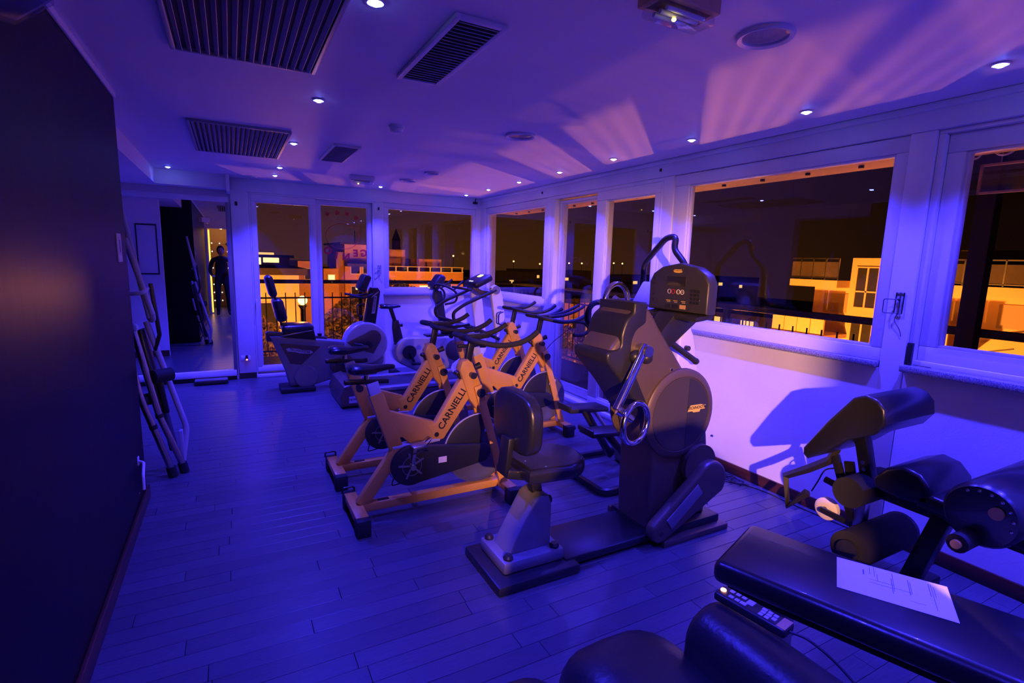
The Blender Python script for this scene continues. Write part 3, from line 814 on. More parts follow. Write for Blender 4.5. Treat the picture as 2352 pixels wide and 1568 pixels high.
# console on its bracket
MB().prism([(2.06, 1.16), (2.22, 1.33), (2.44, 1.33), (2.44, 1.30), (2.16, 1.10)], 2.15, 2.29, 'y', .012).build('console_arm', 'black_plastic', t)
MB().box((2.28, 2.20, 1.315), (.14, .42, .03), (0, -.12, 0), .012).build('reading_shelf', 'black_plastic', t)
co = [(1.975, 1.335), (2.425, 1.335), (2.428, 1.50), (2.40, 1.55), (2.33, 1.59), (2.20, 1.612), (2.07, 1.59), (2.0, 1.55), (1.972, 1.50)]
cn = MB().prism(co, 2.265, 2.345, 'x', .014, 3).build('console', 'console', t)
cx = 2.2645
def CB(y0, y1, z0, z1, nm, m, d=.002): return MB().bb(cx - d, cx, y0, y1, z0, z1).build(nm, m, cn, smooth=False)
CB(2.135, 2.275, 1.480, 1.535, 'display', 'screen_dark')
for k in range(5): MB().cyl((cx, 2.385, 1.52 - .032 * k), (cx - .003, 2.385, 1.52 - .032 * k), .008, n=10).build('button', 'black_plastic', cn)
for k, (y, m) in enumerate(((2.255, 'decal_grey'), (2.225, 'decal_red'), (2.185, 'decal_cream'), (2.155, 'decal_cream'))):
    rg = MB().lathe([(.011, -.001), (.014, -.001), (.014, .001), (.011, .001), (.011, -.001)], (cx - .0015, y, 1.448), 'x', 18).build('button_ring', m, cn)
text_mesh('\u2013', .024, 'button_sign', 'decal_cream', cn, frame_m((cx - .002, 2.185, 1.449), (0, -1, 0), (0, 0, 1)), .0004)
text_mesh('+', .020, 'button_sign', 'decal_cream', cn, frame_m((cx - .002, 2.155, 1.448), (0, -1, 0), (0, 0, 1)), .0004)
for r_ in range(4):
    for c_ in range(3): CB(2.075 - .024 * c_, 2.092 - .024 * c_, 1.452 - .022 * r_, 1.468 - .022 * r_, 'keypad_key', 'black_plastic', .003)
for y in (2.025, 2.075): CB(y, y + .018, 1.408, 1.412, 'key_legend', 'decal_grey')
for k, y in enumerate((2.26, 2.205, 2.145)):
    CB(y - .022, y + .022, 1.352, 1.375, 'mode_key', ('black_plastic', 'screen_dark', 'wood_box')[k])
    CB(y - .018, y + .014, 1.394, 1.397, 'key_legend', 'decal_yellow')
    CB(y - .018, y + .006, 1.386, 1.388, 'key_legend', 'decal_cream')
lg = [(-.034, -.006), (-.028, .009), (.02, .009), (.034, .005), (.030, -.006), (.012, -.010), (-.014, -.010)]
MB().prism([(2.20 + a, 1.567 + b) for a, b in lg], cx - .002, cx, 'x').build('logo_plate', 'decal_yellow', cn, smooth=False)
text_mesh('TECHNOGYM', .0105, 'logo_text', 'decal_black', cn, frame_m((cx - .0024, 2.20, 1.568), (0, -1, 0), (0, 0, 1)), .0003)

# ------------------------------------------------------------------ stepper behind the ergometer
t = thing('stepper', 'pale stepper with black handrails and n-shaped top bar by the windows', 'exercise machine', (2.8, 2.95, 0))
MB().tube(fillet([(2.95, 2.66, .03), (2.19, 2.66, .03), (2.19, 3.30, .03), (2.95, 3.30, .03)], .06), .026, 8).build('base_frame', 'black_metal', t)
MB().bb(2.70, 3.30, 2.78, 3.18, .0, .12, .03).build('base_cover', 'silver', t)
MB().prism([(2.80, .10), (3.30, .10), (3.27, .45), (3.12, 1.06), (3.06, 1.16), (2.98, 1.15), (2.96, 1.06), (2.93, .5)], 2.80, 3.10, 'y', .03, 3).build('column', 'plastic_white', t)
for s, y, z in ((-1, 2.84, .40), (1, 3.12, .50)):
    MB().bar((2.62, y, .07), (2.34, y, z - .02), .05, .05, .008).build('pedal_arm', 'black_metal', t)
    MB().bar((2.70, y, .14), (2.42, y, z - .02), .03, .025, .004).build('pedal_link', 'steel', t)
    p = MB().box((2.33, y, z), (.36, .17, .035), (0, .06, 0), .010).build('pedal', 'black_plastic', t)
    MB().bar((2.15, y, z + .018), (2.15, y, z + .05), .17, .02, .004).build('pedal_lip', 'black_plastic', p)
MB().tube(fillet([(2.96, 3.28, 1.02), (2.60, 3.26, 1.06), (2.41, 3.26, 1.14), (2.45, 3.26, 1.295), (2.98, 3.22, 1.31)], .10, 6), .022, 10).build('handrail', 'black_rubber', t)
MB().tube(fillet([(2.98, 2.78, 1.31), (2.60, 2.74, 1.25), (2.72, 2.72, 1.08), (3.02, 2.70, .90)], .10, 6), .022, 10).build('handrail', 'black_rubber', t)
MB().ell((3.03, 2.70, .893), (.03, .026, .026), n=10).build('rail_end', 'black_plastic', t)
MB().tube(fillet([(2.99, 3.28, 1.12), (2.99, 3.285, 1.60), (3.0, 3.06, 1.81), (3.0, 2.955, 1.815), (2.98, 2.955, 1.72), (2.98, 2.82, 1.60), (2.98, 2.79, 1.12)], .06, 6), .024, 12).build('top_bar', 'black_metal', t)
cm = MB().box((2.86, 3.01, 1.37), (.05, .34, .21), (0, .55, 0), .02).build('console', 'plastic_white', t)
for r_ in range(4):
    for c_ in range(5):
        MB().box((2.835 + .012 * r_ * 2 - .018, 2.90 + .055 * c_, 1.33 + .036 * r_), (.004, .022, .012), (0, .55, 0)).build('console_key', 'decal_grey', cm, smooth=False)
MB().box((2.815, 3.12, 1.315), (.006, .07, .022), (0, .55, 0)).build('display', 'led_screen', cm, smooth=False)
MB().bar((3.0, 3.01, 1.10), (2.89, 3.01, 1.36), .08, .05, .01).build('console_neck', 'plastic_white', t)
for (y, z) in ((2.795, .98),):
    MB().cyl((3.02, y, z), (3.02, y - .03, z), .02, n=12).build('rail_socket', 'black_plastic', t)

# ------------------------------------------------------------------ recumbent bike by the end door
t = thing('recumbent_bike', 'grey recumbent bike with black headrest in front of the glazed end door', 'exercise bike', (.9, 6.55, 0))
yc = 6.55
MB().bb(.44, .82, 6.37, 6.73, 0, .055, .012).build('rear_foot', 'black_rubber', t)
MB().bb(1.42, 1.78, 6.37, 6.73, 0, .055, .012).build('front_foot', 'black_rubber', t)
body = [(.375, .60), (.35, .66), (.43, .665), (.96, .60), (1.20, .565), (1.42, .70), (1.50, .69), (1.66, .50), (1.66, .28), (1.55, .10), (1.30, .16), (1.0, .10), (.83, .055), (.55, .055), (.53, .12), (.50, .25)]
MB().prism(body, yc - .075, yc + .075, 'y', .02, 3).build('body', 'silver', t)
MB().prism([(.45, .58), (.90, .52), (.68, .31), (.56, .33)], yc - .078, yc + .078, 'y', .004).build('side_inlay', 'silver_warm', t)
lg = [(-.15, .035), (-.12, .045), (-.02, .03), (.03, .012), (.13, -.002), (.15, -.022), (.12, -.038), (.0, -.025), (-.05, -.008), (-.13, .005)]
MB().prism([(.665 + a, .475 + b) for a, b in lg], yc - .0795, yc - .078, 'y').build('logo_plate', 'decal_grey', t, smooth=False)
text_mesh('TECHNOGYM', .036, 'logo_text', 'silver_warm', t, frame_m((.665, yc - .0805, .478), (1, 0, -.22), (.22, 0, 1)), .0005, .0008)
MB().prism([(.32, .60), (.31, .70), (.335, .715), (.98, .625), (.98, .555)], yc - .05, yc + .05, 'y', .01).build('seat_rail', 'dark_panel', t)
dk = MB().lathe([(.135, .0), (.135, .02), (.122, .036), (.0005, .040)], (0, 0, 0), 'y', 36); dk.v = [(.725 + v[0], yc - .075 - v[1], .165 + v[2]) for v in dk.v]; dk.build('rear_hub_cover', 'silver', t)
MB().prism(arc(1.44, .53, .265, 0, 360, 47)[:-1], yc - .11, yc + .11, 'y', .03, 3).build('flywheel_housing', 'silver_light', t)
MB().prism([(1.20, .56), (1.42, .66)] + arc(1.52, .60, .10, 120, -30, 8) + [(1.52, .40), (1.30, .47)], yc - .120, yc + .120, 'y', .008).build('drive_cover', 'silver_warm', t)
MB().prism(arc(1.10, .29, .105, 90, 270, 12) + [(1.30, .17), (1.42, .22), (1.42, .42), (1.30, .40)], yc - .105, yc + .105, 'y', .02).build('crank_pod', 'silver_warm', t)
MB().cyl((1.45, yc - .16, .52), (1.45, yc + .16, .52), .05, n=20).build('crank_hub', 'black_plastic', t)
for s, (px_, pz_) in ((-1, (1.30, .50)), (1, (1.60, .56))):
    MB().bar((1.45, yc + s * .15, .52), (px_, yc + s * .15, pz_), .02, .035, .004).build('crank_arm', 'black_metal', t)
    p = MB().box((px_, yc + s * .22, pz_), (.26, .10, .035), (0, s * .1, 0), .01).build('pedal', 'black_plastic', t)
    MB().box((px_ + .02, yc + s * .22, pz_ + .045), (.10, .11, .012), (0, .2, 0), .004).build('pedal_strap', 'black_rubber', p)
MB().bar((1.12, yc - .13, .285), (1.44, yc - .13, .33), .02, .05, .008).build('step_arm', 'black_plastic', t)
# seat
MB().prism([(.47, .66), (.85, .60), (.83, .72), (.50, .73)], yc - .09, yc + .09, 'y', .01).build('seat_carriage', 'black_plastic', t)
MB().bb(.475, .82, yc - .19, yc + .19, .715, .795, .035, 4).build('seat_pad', 'black_vinyl', t)
MB().bar((.46, yc - .19, .68), (.80, yc - .19, .735), .012, .012, .003).build('seat_lever', 'chrome', t)
MB().bar((.50, yc, .69), (.42, yc, 1.12), .06, .02, .004).build('back_bar', 'black_metal', t)
MB().box((.465, yc, .965), (.115, .38, .27), (0, -.20, 0), .05, 4).build('back_pad', 'black_vinyl', t)
MB().box((.385, yc, 1.235), (.085, .30, .25), (0, -.22, 0), .042, 4).build('headrest', 'black_vinyl', t)
MB().cyl((.90, yc - .02, .60), (.90, yc - .02, .67), .02, .026, 12).build('rail_knob', 'black_plastic', t)
# console column
MB().prism([(1.42, .76), (1.565, .76), (1.63, 1.17), (1.60, 1.22), (1.52, 1.22), (1.49, 1.16)], yc - .06, yc + .06, 'y', .015).build('console_column', 'black_plastic', t)
MB().prism([(1.515, .90), (1.555, .90), (1.585, 1.12), (1.55, 1.12)], yc - .0625, yc - .060, 'y').build('column_badge', 'decal_grey', t, smooth=False)
text_mesh('TECHNOGYM', .030, 'logo_text', 'dark_panel', t, frame_m((1.551, yc - .0632, 1.01), (.16, 0, 1), (-1, 0, .16)), .0004, .0006)
cm = MB().box((1.43, yc, 1.275), (.10, .26, .22), (0, .42, 0), .035, 3).build('console', 'black_plastic', t)
MB().box((1.413, yc + .02, 1.325), (.008, .06, .055), (0, .42, 0)).build('display', 'led_screen', cm, smooth=False)
MB().box((1.355, yc + .01, 1.205), (.008, .07, .026), (0, .42, 0)).build('display', 'led_screen', cm, smooth=False)
MB().tube(fillet([(1.55, yc - .05, 1.15), (1.40, yc - .20, 1.10), (1.24, yc - .20, 1.13)], .05), .014, 8).build('handle', 'black_rubber', t)
MB().tube(fillet([(1.55, yc + .05, 1.15), (1.40, yc + .20, 1.10), (1.24, yc + .20, 1.13)], .05), .014, 8).build('handle', 'black_rubber', t)
MB().bar((1.51, yc - .07, 1.10), (1.60, yc - .07, 1.17), .012, .016, .003).build('bracket', 'chrome', t)
MB().tube(fillet([(1.42, yc, .86), (1.36, yc, .88), (1.345, yc, 1.0), (1.44, yc, 1.02)], .02), .007, 6).build('bottle_cage', 'black_metal', t)

# ------------------------------------------------------------------ upright bike below the end window
t = thing('upright_bike', 'pale grey upright exercise bike with round black port below the end window', 'exercise bike', (2.2, 6.78, 0))
yc = 6.78
MB().bb(1.86, 1.96, yc - .26, yc + .26, 0, .07, .015).build('rear_foot', 'black_rubber', t)
MB().bb(2.74, 2.84, yc - .26, yc + .26, 0, .07, .015).build('front_foot', 'black_rubber', t)
bd = arc(2.06, .35, .20, 100, 250, 14) + [(2.15, .08), (2.80, .07), (2.86, .16), (2.86, .40), (2.78, .52), (2.62, .535), (2.10, .545)]
MB().prism(bd, yc - .10, yc + .10, 'y', .03, 3).build('body', 'silver_light', t)
MB().cyl((2.055, yc - .098, .345), (2.055, yc - .115, .345), .095, n=32).build('crank_port', 'black_plastic', t)
MB().prism(arc(2.72, .34, .15, 0, 360, 31)[:-1], yc - .112, yc - .095, 'y', .006).build('side_disc', 'silver_warm', t)
MB().prism([(2.30, .53), (2.56, .535), (2.55, .565), (2.31, .562)], yc - .08, yc + .08, 'y', .006).build('top_inlay', 'black_plastic', t)
for s, (px_, pz_) in ((-1, (2.12, .20)), (1, (2.0, .49))):
    MB().bar((2.055, yc + s * .125, .345), (px_, yc + s * .125, pz_), .016, .03, .003).build('crank_arm', 'black_metal', t)
    MB().box((px_, yc + s * .18, pz_), (.11, .09, .03), None, .008).build('pedal', 'black_plastic', t)
MB().prism([(1.885, .42), (1.855, .66), (1.86, .76), (1.93, .77), (1.99, .52), (1.99, .45)], yc - .045, yc + .045, 'y', .012).build('seat_tube', 'black_plastic', t)
MB().bar((1.90, yc, .72), (1.825, yc, .95), .035, .05, .006).build('seat_post', 'black_metal', t)
MB().cyl((1.94, yc, .70), (1.99, yc, .70), .016, .022, 12).build('height_knob', 'black_plastic', t)
saddle_mb(1.69, 1.965, .965, yc, .095, .07).build('saddle', 'black_vinyl', t)
MB().prism([(2.56, .52), (2.64, .52), (2.55, 1.06), (2.53, 1.16), (2.43, 1.16), (2.42, 1.06), (2.46, .98)], yc - .05, yc + .05, 'y', .012).build('console_column', 'black_plastic', t)
cm = MB().box((2.47, yc, 1.275), (.10, .26, .24), (0, .62, 0), .04, 3).build('console', 'black_plastic', t)
MB().box((2.455, yc + .0, 1.330), (.008, .06, .055), (0, .62, 0)).build('display', 'led_screen', cm, smooth=False)
MB().box((2.385, yc + .05, 1.205), (.008, .07, .022), (0, .62, 0)).build('display', 'led_screen', cm, smooth=False)
for s in (-1, 1):
    MB().tube(catmull([(2.48, yc + s * .03, 1.15), (2.40, yc + s * .14, 1.25), (2.50, yc + s * .24, 1.24), (2.66, yc + s * .24, 1.15), (2.66, yc + s * .22, 1.03), (2.52, yc + s * .20, .99)], 5), .015, 8).build('handlebar', 'black_rubber', t)
    MB().tube(catmull([(2.62, yc + s * .24, 1.18), (2.70, yc + s * .22, 1.24), (2.78, yc + s * .20, 1.31)], 4), .014, 8).build('bar_horn', 'black_rubber', t)

# ------------------------------------------------------------------ treadmill
t = thing('treadmill', 'grey treadmill with black handrails behind the spin bikes', 'exercise machine', (1.9, 5.84, 0))
MB().bb(1.02, 2.85, 5.50, 6.18, .03, .15, .02).build('deck_frame', 'dark_panel', t)
MB().bb(1.10, 2.72, 5.60, 6.08, .145, .175, .008).build('running_belt', 'black_rubber', t)
for y in (5.545, 6.135):
    MB().bb(1.06, 2.76, y - .05, y + .05, .15, .195, .012).build('side_step', 'silver', t)
MB().prism([(.955, .02), (.94, .12), (.98, .24), (1.07, .265), (1.16, .22), (1.16, .02)], 5.48, 6.20, 'y', .02, 3).build('rear_cover', 'silver_warm', t)
MB().prism([(1.03, .06), (1.20, .06), (1.20, .14), (1.03, .13)], 5.475, 5.48, 'y').build('cover_badge', 'decal_grey', t, smooth=False)
text_mesh('TECHNOGYM', .028, 'logo_text', 'dark_panel', t, frame_m((1.115, 5.4744, .098), (1, 0, 0), (0, 0, 1)), .0004, .0006)
MB().prism([(2.42, .14), (2.46, .26), (2.62, .37), (2.84, .36), (2.92, .22), (2.92, .02), (2.42, .02)], 5.50, 6.18, 'y', .04, 3).build('motor_hood', 'plastic_white', t)
for y in (5.53, 6.13):
    MB().prism([(2.76, .10), (2.93, .10), (2.92, .6), (2.84, 1.16), (2.80, 1.28), (2.74, 1.31), (2.69, 1.28), (2.69, 1.18), (2.78, .6)], y - .035, y + .035, 'y', .014).build('upright', 'plastic_white', t)
    p = MB().cyl((2.745, y - .045, 1.25), (2.745, y + .045, 1.25), .05, n=20).build('rail_hub', 'silver', t)
    MB().tube(fillet([(2.745, y - .03, 1.25), (2.33, y - .03, 1.08), (2.20, y - .03, .99), (2.22, y - .03, .89), (2.50, y - .03, .80), (2.80, y - .03, .66)], .09, 6), .020, 10).build('handrail', 'black_rubber', t)
MB().bar((2.76, 5.53, 1.20), (2.76, 6.13, 1.20), .05, .05, .01, side=(1, 0, 0)).build('cross_bar', 'silver', t)
cm = MB().box((2.66, 5.83, 1.34), (.26, .36, .085), (0, -.45, 0), .035, 3).build('console', 'black_plastic', t)
MB().box((2.69, 5.83, 1.404), (.055, .085, .006), (0, -.45, 0)).build('display', 'led_screen', cm, smooth=False)
for k in range(3): MB().box((2.565, 5.78 + .04 * k, 1.338), (.020, .028, .006), (0, -.45, 0)).build('display', 'led_white', cm, smooth=False)
MB().bar((2.56, 5.83, 1.27), (2.74, 5.83, 1.16), .20, .05, .01).build('console_base', 'silver_warm', t)
MB().tube(fillet([(2.50, 5.66, 1.24), (2.38, 5.66, 1.26), (2.38, 6.0, 1.26), (2.50, 6.0, 1.24)], .05), .015, 8).build('front_grip', 'black_rubber', t)
MB().tube(fillet([(2.80, 5.46, 1.0), (2.74, 5.46, .98), (2.74, 5.46, .86), (2.80, 5.46, .84)], .02), .006, 6).build('bottle_cage', 'black_metal', t)
MB().tube(fillet([(2.80, 5.40, 1.0), (2.74, 5.40, .98), (2.74, 5.40, .86), (2.80, 5.40, .84)], .02), .006, 6).build('bottle_cage', 'black_metal', t)

# ------------------------------------------------------------------ multi bench with preacher pad by the window wall
t = thing('preacher_bench', 'black preacher curl bench with arched arm pad against the window wall', 'exercise machine', (2.86, 1.1, 0))
pp = [(1.205, .90), (1.215, .965), (1.25, 1.003), (1.305, 1.018), (1.36, .99), (1.465, .845), (1.575, .665), (1.572, .63), (1.548, .612), (1.45, .685), (1.36, .775), (1.245, .838)]
MB().prism(pp, 2.62, 3.09, 'x', .016, 3).build('arm_pad', 'black_vinyl', t)
MB().bar((2.86, 1.36, .80), (2.86, 1.53, .64), .10, .03, .004, side=(1, 0, 0)).build('pad_plate', 'steel', t)
MB().bar((2.86, 1.415, .76), (2.86, 1.345, .50), .06, .06, .006, side=(1, 0, 0)).build('pad_column', 'black_metal', t)
for z in (.585, .62): MB().cyl((2.825, 1.37 + (z - .585) * .25, z), (2.895, 1.37 + (z - .585) * .25, z), .010, n=8).build('bolt', 'steel', t)
MB().cyl((2.70, 1.365, .485), (3.02, 1.365, .485), .078, n=24).build('pivot_drum', 'black_rubber', t)
hp = [(1.235, .575), (1.245, .62), (1.20, .685), (1.13, .72), (1.06, .705), (1.01, .65), (1.0, .575), (1.12, .555)]
MB().prism(hp, 2.66, 3.06, 'x', .02, 3).build('front_pad', 'black_vinyl', t)
MB().prism([(1.06, .555), (1.065, .612), (1.03, .63), (.62, .60), (.585, .575), (.59, .535)], 2.66, 3.06, 'x', .018, 3).build('seat_pad', 'black_vinyl', t)
MB().bar((2.86, 1.36, .50), (2.86, .55, .49), .07, .07, .006, side=(1, 0, 0)).build('seat_beam', 'black_metal', t)
MB().bar((2.86, 1.02, .48), (2.86, 1.13, .05), .08, .075, .006, side=(1, 0, 0)).build('support_leg', 'black_metal', t)
MB().bar((2.86, 1.365, .46), (2.86, 1.37, .16), .05, .05, .005, side=(1, 0, 0)).build('front_post', 'steel', t)
MB().bar((2.86, 1.13, .085), (2.86, -.10, .085), .07, .06, .006, side=(1, 0, 0)).build('floor_beam', 'black_metal', t)
MB().bb(2.60, 3.12, 1.085, 1.165, .0, .07, .01).build('floor_foot', 'black_metal', t)
MB().bb(2.60, 3.12, -.15, -.07, .0, .085, .01).build('floor_foot', 'black_metal', t)
MB().bar((2.86, .60, .49), (2.86, .45, .09), .07, .06, .006, side=(1, 0, 0)).build('rear_leg', 'black_metal', t)
r = MB().cyl((2.62, 1.285, .235), (3.10, 1.285, .235), .092, n=28).build('leg_roller', 'black_rubber', t)
MB().cyl((2.600, 1.285, .235), (2.625, 1.285, .235), .052, n=20).build('roller_cap', 'black_plastic', r)
MB().bar((2.86, 1.37, .20), (2.86, 1.285, .235), .04, .04, .004, side=(1, 0, 0)).build('roller_arm', 'black_metal', t)
# curl bar holder: angular chrome lever, pulley wheel, upright
MB().tube([(2.86, 1.53, .64), (2.86, 1.56, .56), (2.86, 1.67, .47), (2.86, 1.80, .375), (2.86, 1.765, .20), (2.86, 1.66, .33)], .023, 4).build('curl_lever', 'rail_metal', t, smooth=False)
MB().bar((2.86, 1.535, .60), (2.86, 1.39, .24), .035, .035, .004, side=(1, 0, 0)).build('lever_upright', 'black_metal', t)
MB().bar((2.89, 1.475, .58), (2.89, 1.44, .43), .02, .05, .003, side=(1, 0, 0)).build('stop_plate', 'black_metal', t)
MB().cyl((2.86, 1.57, .445), (2.86, 1.47, .43), .018, n=12).build('adjust_knob', 'black_plastic', t)
wb_ = MB().lathe([(.018, -.022), (.05, -.022), (.062, -.014), (.062, .014), (.05, .022), (.018, .022)], (2.84, 1.53, .295), 'x', 28).build('pulley_wheel', 'wheel_cream', t)
MB().bar((2.80, 1.54, .295), (2.80, 1.41, .285), .018, .03, .004, side=(1, 0, 0)).build('wheel_fork', 'black_metal', t)
MB().cyl((2.79, 1.53, .295), (2.88, 1.53, .295), .014, n=12).build('wheel_axle', 'black_metal', t)
MB().tube(catmull([(2.86, 1.52, .53), (2.90, 1.60, .48), (2.95, 1.66, .38), (2.97, 1.70, .30)], 6), .004, 6).build('cable', 'cable', t)
# upper thigh rollers at the near end
for (y, z, r_, x0, x1) in ((.735, .735, .118, 2.34, 2.95),):
    ro = MB().lathe([(.0, 0), (r_ * .9, 0), (r_, .02), (r_, x1 - x0 - .02), (r_ * .9, x1 - x0), (.0005, x1 - x0)], (x0, y, z), 'x', 32).build('thigh_roller', 'black_vinyl', t)
    MB().cyl((x0 - .012, y - .045, z + .03), (x0 + .01, y - .045, z + .03), .022, n=16).build('end_plug', 'wood_box', ro)
    for k in range(7):
        a = math.radians(60 + 22 * k)
        MB().ell((x0 - .001, y - r_ * .78 * math.cos(a) * -1, z + r_ * .78 * math.sin(a)), (.004, .006, .006), n=6).build('upholstery_tack', 'steel', ro)
ro = MB().cyl((2.25, .755, .640), (2.80, .755, .640), .034, n=16).build('roller_axle', 'black_rubber', t)
MB().cyl((2.235, .755, .640), (2.252, .755, .640), .016, n=12).build('end_plug', 'wood_box', ro)
MB().bar((2.86, .765, .66), (2.86, .70, .50), .05, .05, .005, side=(1, 0, 0)).build('roller_post', 'black_metal', t)

# ------------------------------------------------------------------ flat bench in the foreground
u = Vector((.33, -.944, 0)).normalized(); nrm = Vector((.944, .33, 0)).normalized()
ang = math.atan2(u.y, u.x)
c0 = Vector((1.672, 1.235, 0))
t = thing('flat_bench', 'black padded flat bench lying across the lower right foreground', 'bench', (c0.x, c0.y, 0))
L = 1.28
cc = c0 + u * (L / 2)
MB().box((cc.x, cc.y, .507), (L, .40, .086), (0, 0, ang), .030, 4).build('pad', 'black_vinyl', t)
c3 = c0 + u * (L / 2 + .02)
MB().box((c3.x, c3.y, .452), (L - .06, .34, .03), (0, 0, ang), .004).build('pad_board', 'black_plastic', t)
a_, b_ = c0 + u * .10, c0 + u * (L - .08)
MB().bar((a_.x, a_.y, .41), (b_.x, b_.y, .41), .06, .06, .006, side=(0, 0, 1)).build('beam', 'black_metal', t)
for f in (.20, L - .2):
    p = c0 + u * f
    MB().bar((p.x, p.y, .42), (p.x, p.y, .05), .06, .06, .006, side=(1, 0, 0)).build('leg', 'frame_grey', t)
    q0, q1 = p - nrm * .20, p + nrm * .20
    MB().bar((q0.x, q0.y, .03), (q1.x, q1.y, .03), .05, .06, .006, side=(0, 0, 1)).build('foot', 'black_metal', t)
# exercise sheet lying on the bench
pu = Vector((.500, -.866, 0)).normalized(); pn = Vector((.866, .5, 0)).normalized()
pc = Vector((1.908, .788, .5512))
t = thing('exercise_sheet', 'white printed sheet of paper lying on the flat bench', 'paper', pc)
PL, PW2 = .318, .215
pa = math.atan2(pu.y, pu.x)
MB().box(pc, (PL, PW2, .0008), (0, 0, pa)).build('sheet', 'paper', t, smooth=False)
def PR(a, b, la, lb):
    q = pc + pu * (a * PL / 2) + pn * (b * PW2 / 2) + Vector((0, 0, .0007))
    MB().box(q, (la, lb, .0002), (0, 0, pa)).build('print_line', 'ink', t, smooth=False)
for (a, b, la, lb) in ((-.50, .45, .004, .035), (-.38, .66, .0015, .05), (-.30, .66, .0015, .07), (-.25, .30, .0015, .05), (.0, .05, .002, .10), (.03, .30, .0015, .12), (-.18, -.10, .07, .0015), (-.18, .10, .07, .0015), (.30, .25, .002, .10), (.33, .25, .0015, .08), (.18, -.05, .05, .0015), (.66, .45, .002, .08), (.70, .42, .0015, .09), (.74, .40, .0015, .07), (.70, -.35, .0015, .07), (.40, -.55, .04, .0012)):
    PR(a, b, la, lb)

# ------------------------------------------------------------------ massage chair cut by the lower edge
t = thing('massage_chair', 'black leather massage chair cut off by the bottom edge', 'armchair', (.85, .5, 0))
def arm(x0, x1, y0, y1, nm):
    o_ = []
    for k in range(13):
        a = math.radians(180 - 15 * k)
        o_.append(((x0 + x1) / 2 + (x1 - x0) / 2 * math.cos(a), .54 + .097 * math.sin(a)))
    o_ = [(x0, .12)] + o_ + [(x1, .12)]
    return MB().prism(o_, y0, y1, 'y', .045, 4).build(nm, 'massage_leather', t)
arm(1.085, 1.295, -.05, .945, 'armrest')
arm(.34, .50, -.05, .80, 'armrest')
MB().ell((.61, .87, .30), (.155, .29, .190), n=24, p=.62).build('leg_rest', 'massage_leather', t)
MB().ell((.955, .865, .305), (.215, .295, .205), n=24, p=.60).build('leg_rest', 'massage_leather', t)
MB().bb(.50, 1.07, -.05, .66, .10, .43, .07, 4).build('seat', 'massage_leather', t)
MB().prism([(.46, .35), (.42, .95), (.47, 1.20), (.60, 1.36), (.92, 1.37), (1.07, 1.24), (1.18, 1.08), (1.24, .95), (1.22, .35)], -.24, -.02, 'y', .05, 3).build('back', 'massage_leather', t)  # unseen back, outline shaped to shade the paper and lower ergometer
MB().bb(.40, 1.20, -.05, .60, .0, .12, .02).build('base', 'black_plastic', t)
# its corded remote lying on the arm
ru = Vector((.16, -.987, 0)).normalized(); ra = math.atan2(ru.y, ru.x)
rc = Vector((1.240, .832, .650)); rn = Vector((-ru.y, ru.x, 0))
t = thing('remote_control', 'black remote with pale buttons and glowing red light on the armrest', 'remote', rc)
rb = MB().box(rc, (.205, .058, .026), (0, 0, ra), .008, 3).build('casing', 'black_plastic', t)
MB().box(rc + ru * .088 + Vector((0, 0, .0132)), (.024, .050, .001), (0, 0, ra)).build('lower_label', 'wood_box', t, smooth=False)
MB().ell(rc - ru * .088 + Vector((0, 0, .014)), (.0085, .0085, .005), n=12).build('power_light', 'led_red_hot', t)
for (a, b, la, lb) in ((-.068, -.016, .013, .012), (-.058, .010, .014, .012), (-.050, -.016, .012, .012), (-.040, .010, .013, .012), (-.032, -.016, .013, .012), (-.022, .010, .018, .014), (-.010, -.010, .020, .024), (.028, -.014, .014, .011), (.030, .0, .013, .011), (.030, .014, .012, .011), (.044, -.014, .012, .011), (.046, .0, .013, .011), (.046, .014, .012, .011), (.060, -.013, .012, .012), (.062, .004, .012, .014)):
    q = rc + ru * a - rn * b + Vector((0, 0, .0135))
    MB().box(q, (la, lb, .002), (0, 0, ra), .0005, 1).build('button', 'decal_grey', t, smooth=False)
e0 = rc + ru * .103
MB().tube(catmull([e0, e0 + ru * .05 + Vector((.01, 0, -.002)), (1.305, .60, .60), (1.315, .45, .50), (1.315, .30, .30)], 6), .004, 6).build('cord', 'cable', t)

# ------------------------------------------------------------------ folded frame leaning in the recess at the left
t = thing('folded_fitness_frame', 'folded silver tubular fitness frame leaning behind the dark wall', 'exercise machine', (-.45, 4.35, 0))
def TB(pts, r, nm, m='frame_grey', f=.03): return MB().tube(fillet(pts, f, 4), r, 10).build(nm, m, t)
TB([(-.632, 4.40, 1.848), (-.531, 4.40, 1.185)], .018, 'upper_tube')
TB([(-.613, 4.30, 1.674), (-.494, 4.30, 1.167)], .018, 'upper_tube')
TB([(-.531, 4.40, 1.19), (-.52, 4.38, 1.12), (-.494, 4.32, 1.12), (-.494, 4.30, 1.17)], .018, 'tube_bend')
TB([(-.60, 4.25, 1.31), (-.535, 4.24, 1.315), (-.515, 4.36, 1.34), (-.55, 4.46, 1.34)], .014, 'cross_grip')
MB().prism([(-.52, 1.37), (-.495, 1.37), (-.465, 1.0), (-.50, .885), (-.52, .895), (-.49, 1.005)], 4.43, 4.47, 'y', .003).build('hinge_bracket', 'black_metal', t)
t1_ = TB([(-.608, 4.30, 1.05), (-.50, 4.30, .441), (-.385, 4.30, .07)], .022, 'main_tube', 'steel')
MB().cyl((-.503, 4.30, .456), (-.497, 4.30, .428), .0255, n=12).build('tube_clip', 'black_plastic', t1_)
t2_ = TB([(-.62, 4.22, .80), (-.588, 4.22, .593), (-.45, 4.24, .07)], .022, 'main_tube', 'steel')
MB().cyl((-.535, 4.225, .40), (-.528, 4.227, .372), .0255, n=12).build('tube_clip', 'black_plastic', t2_)
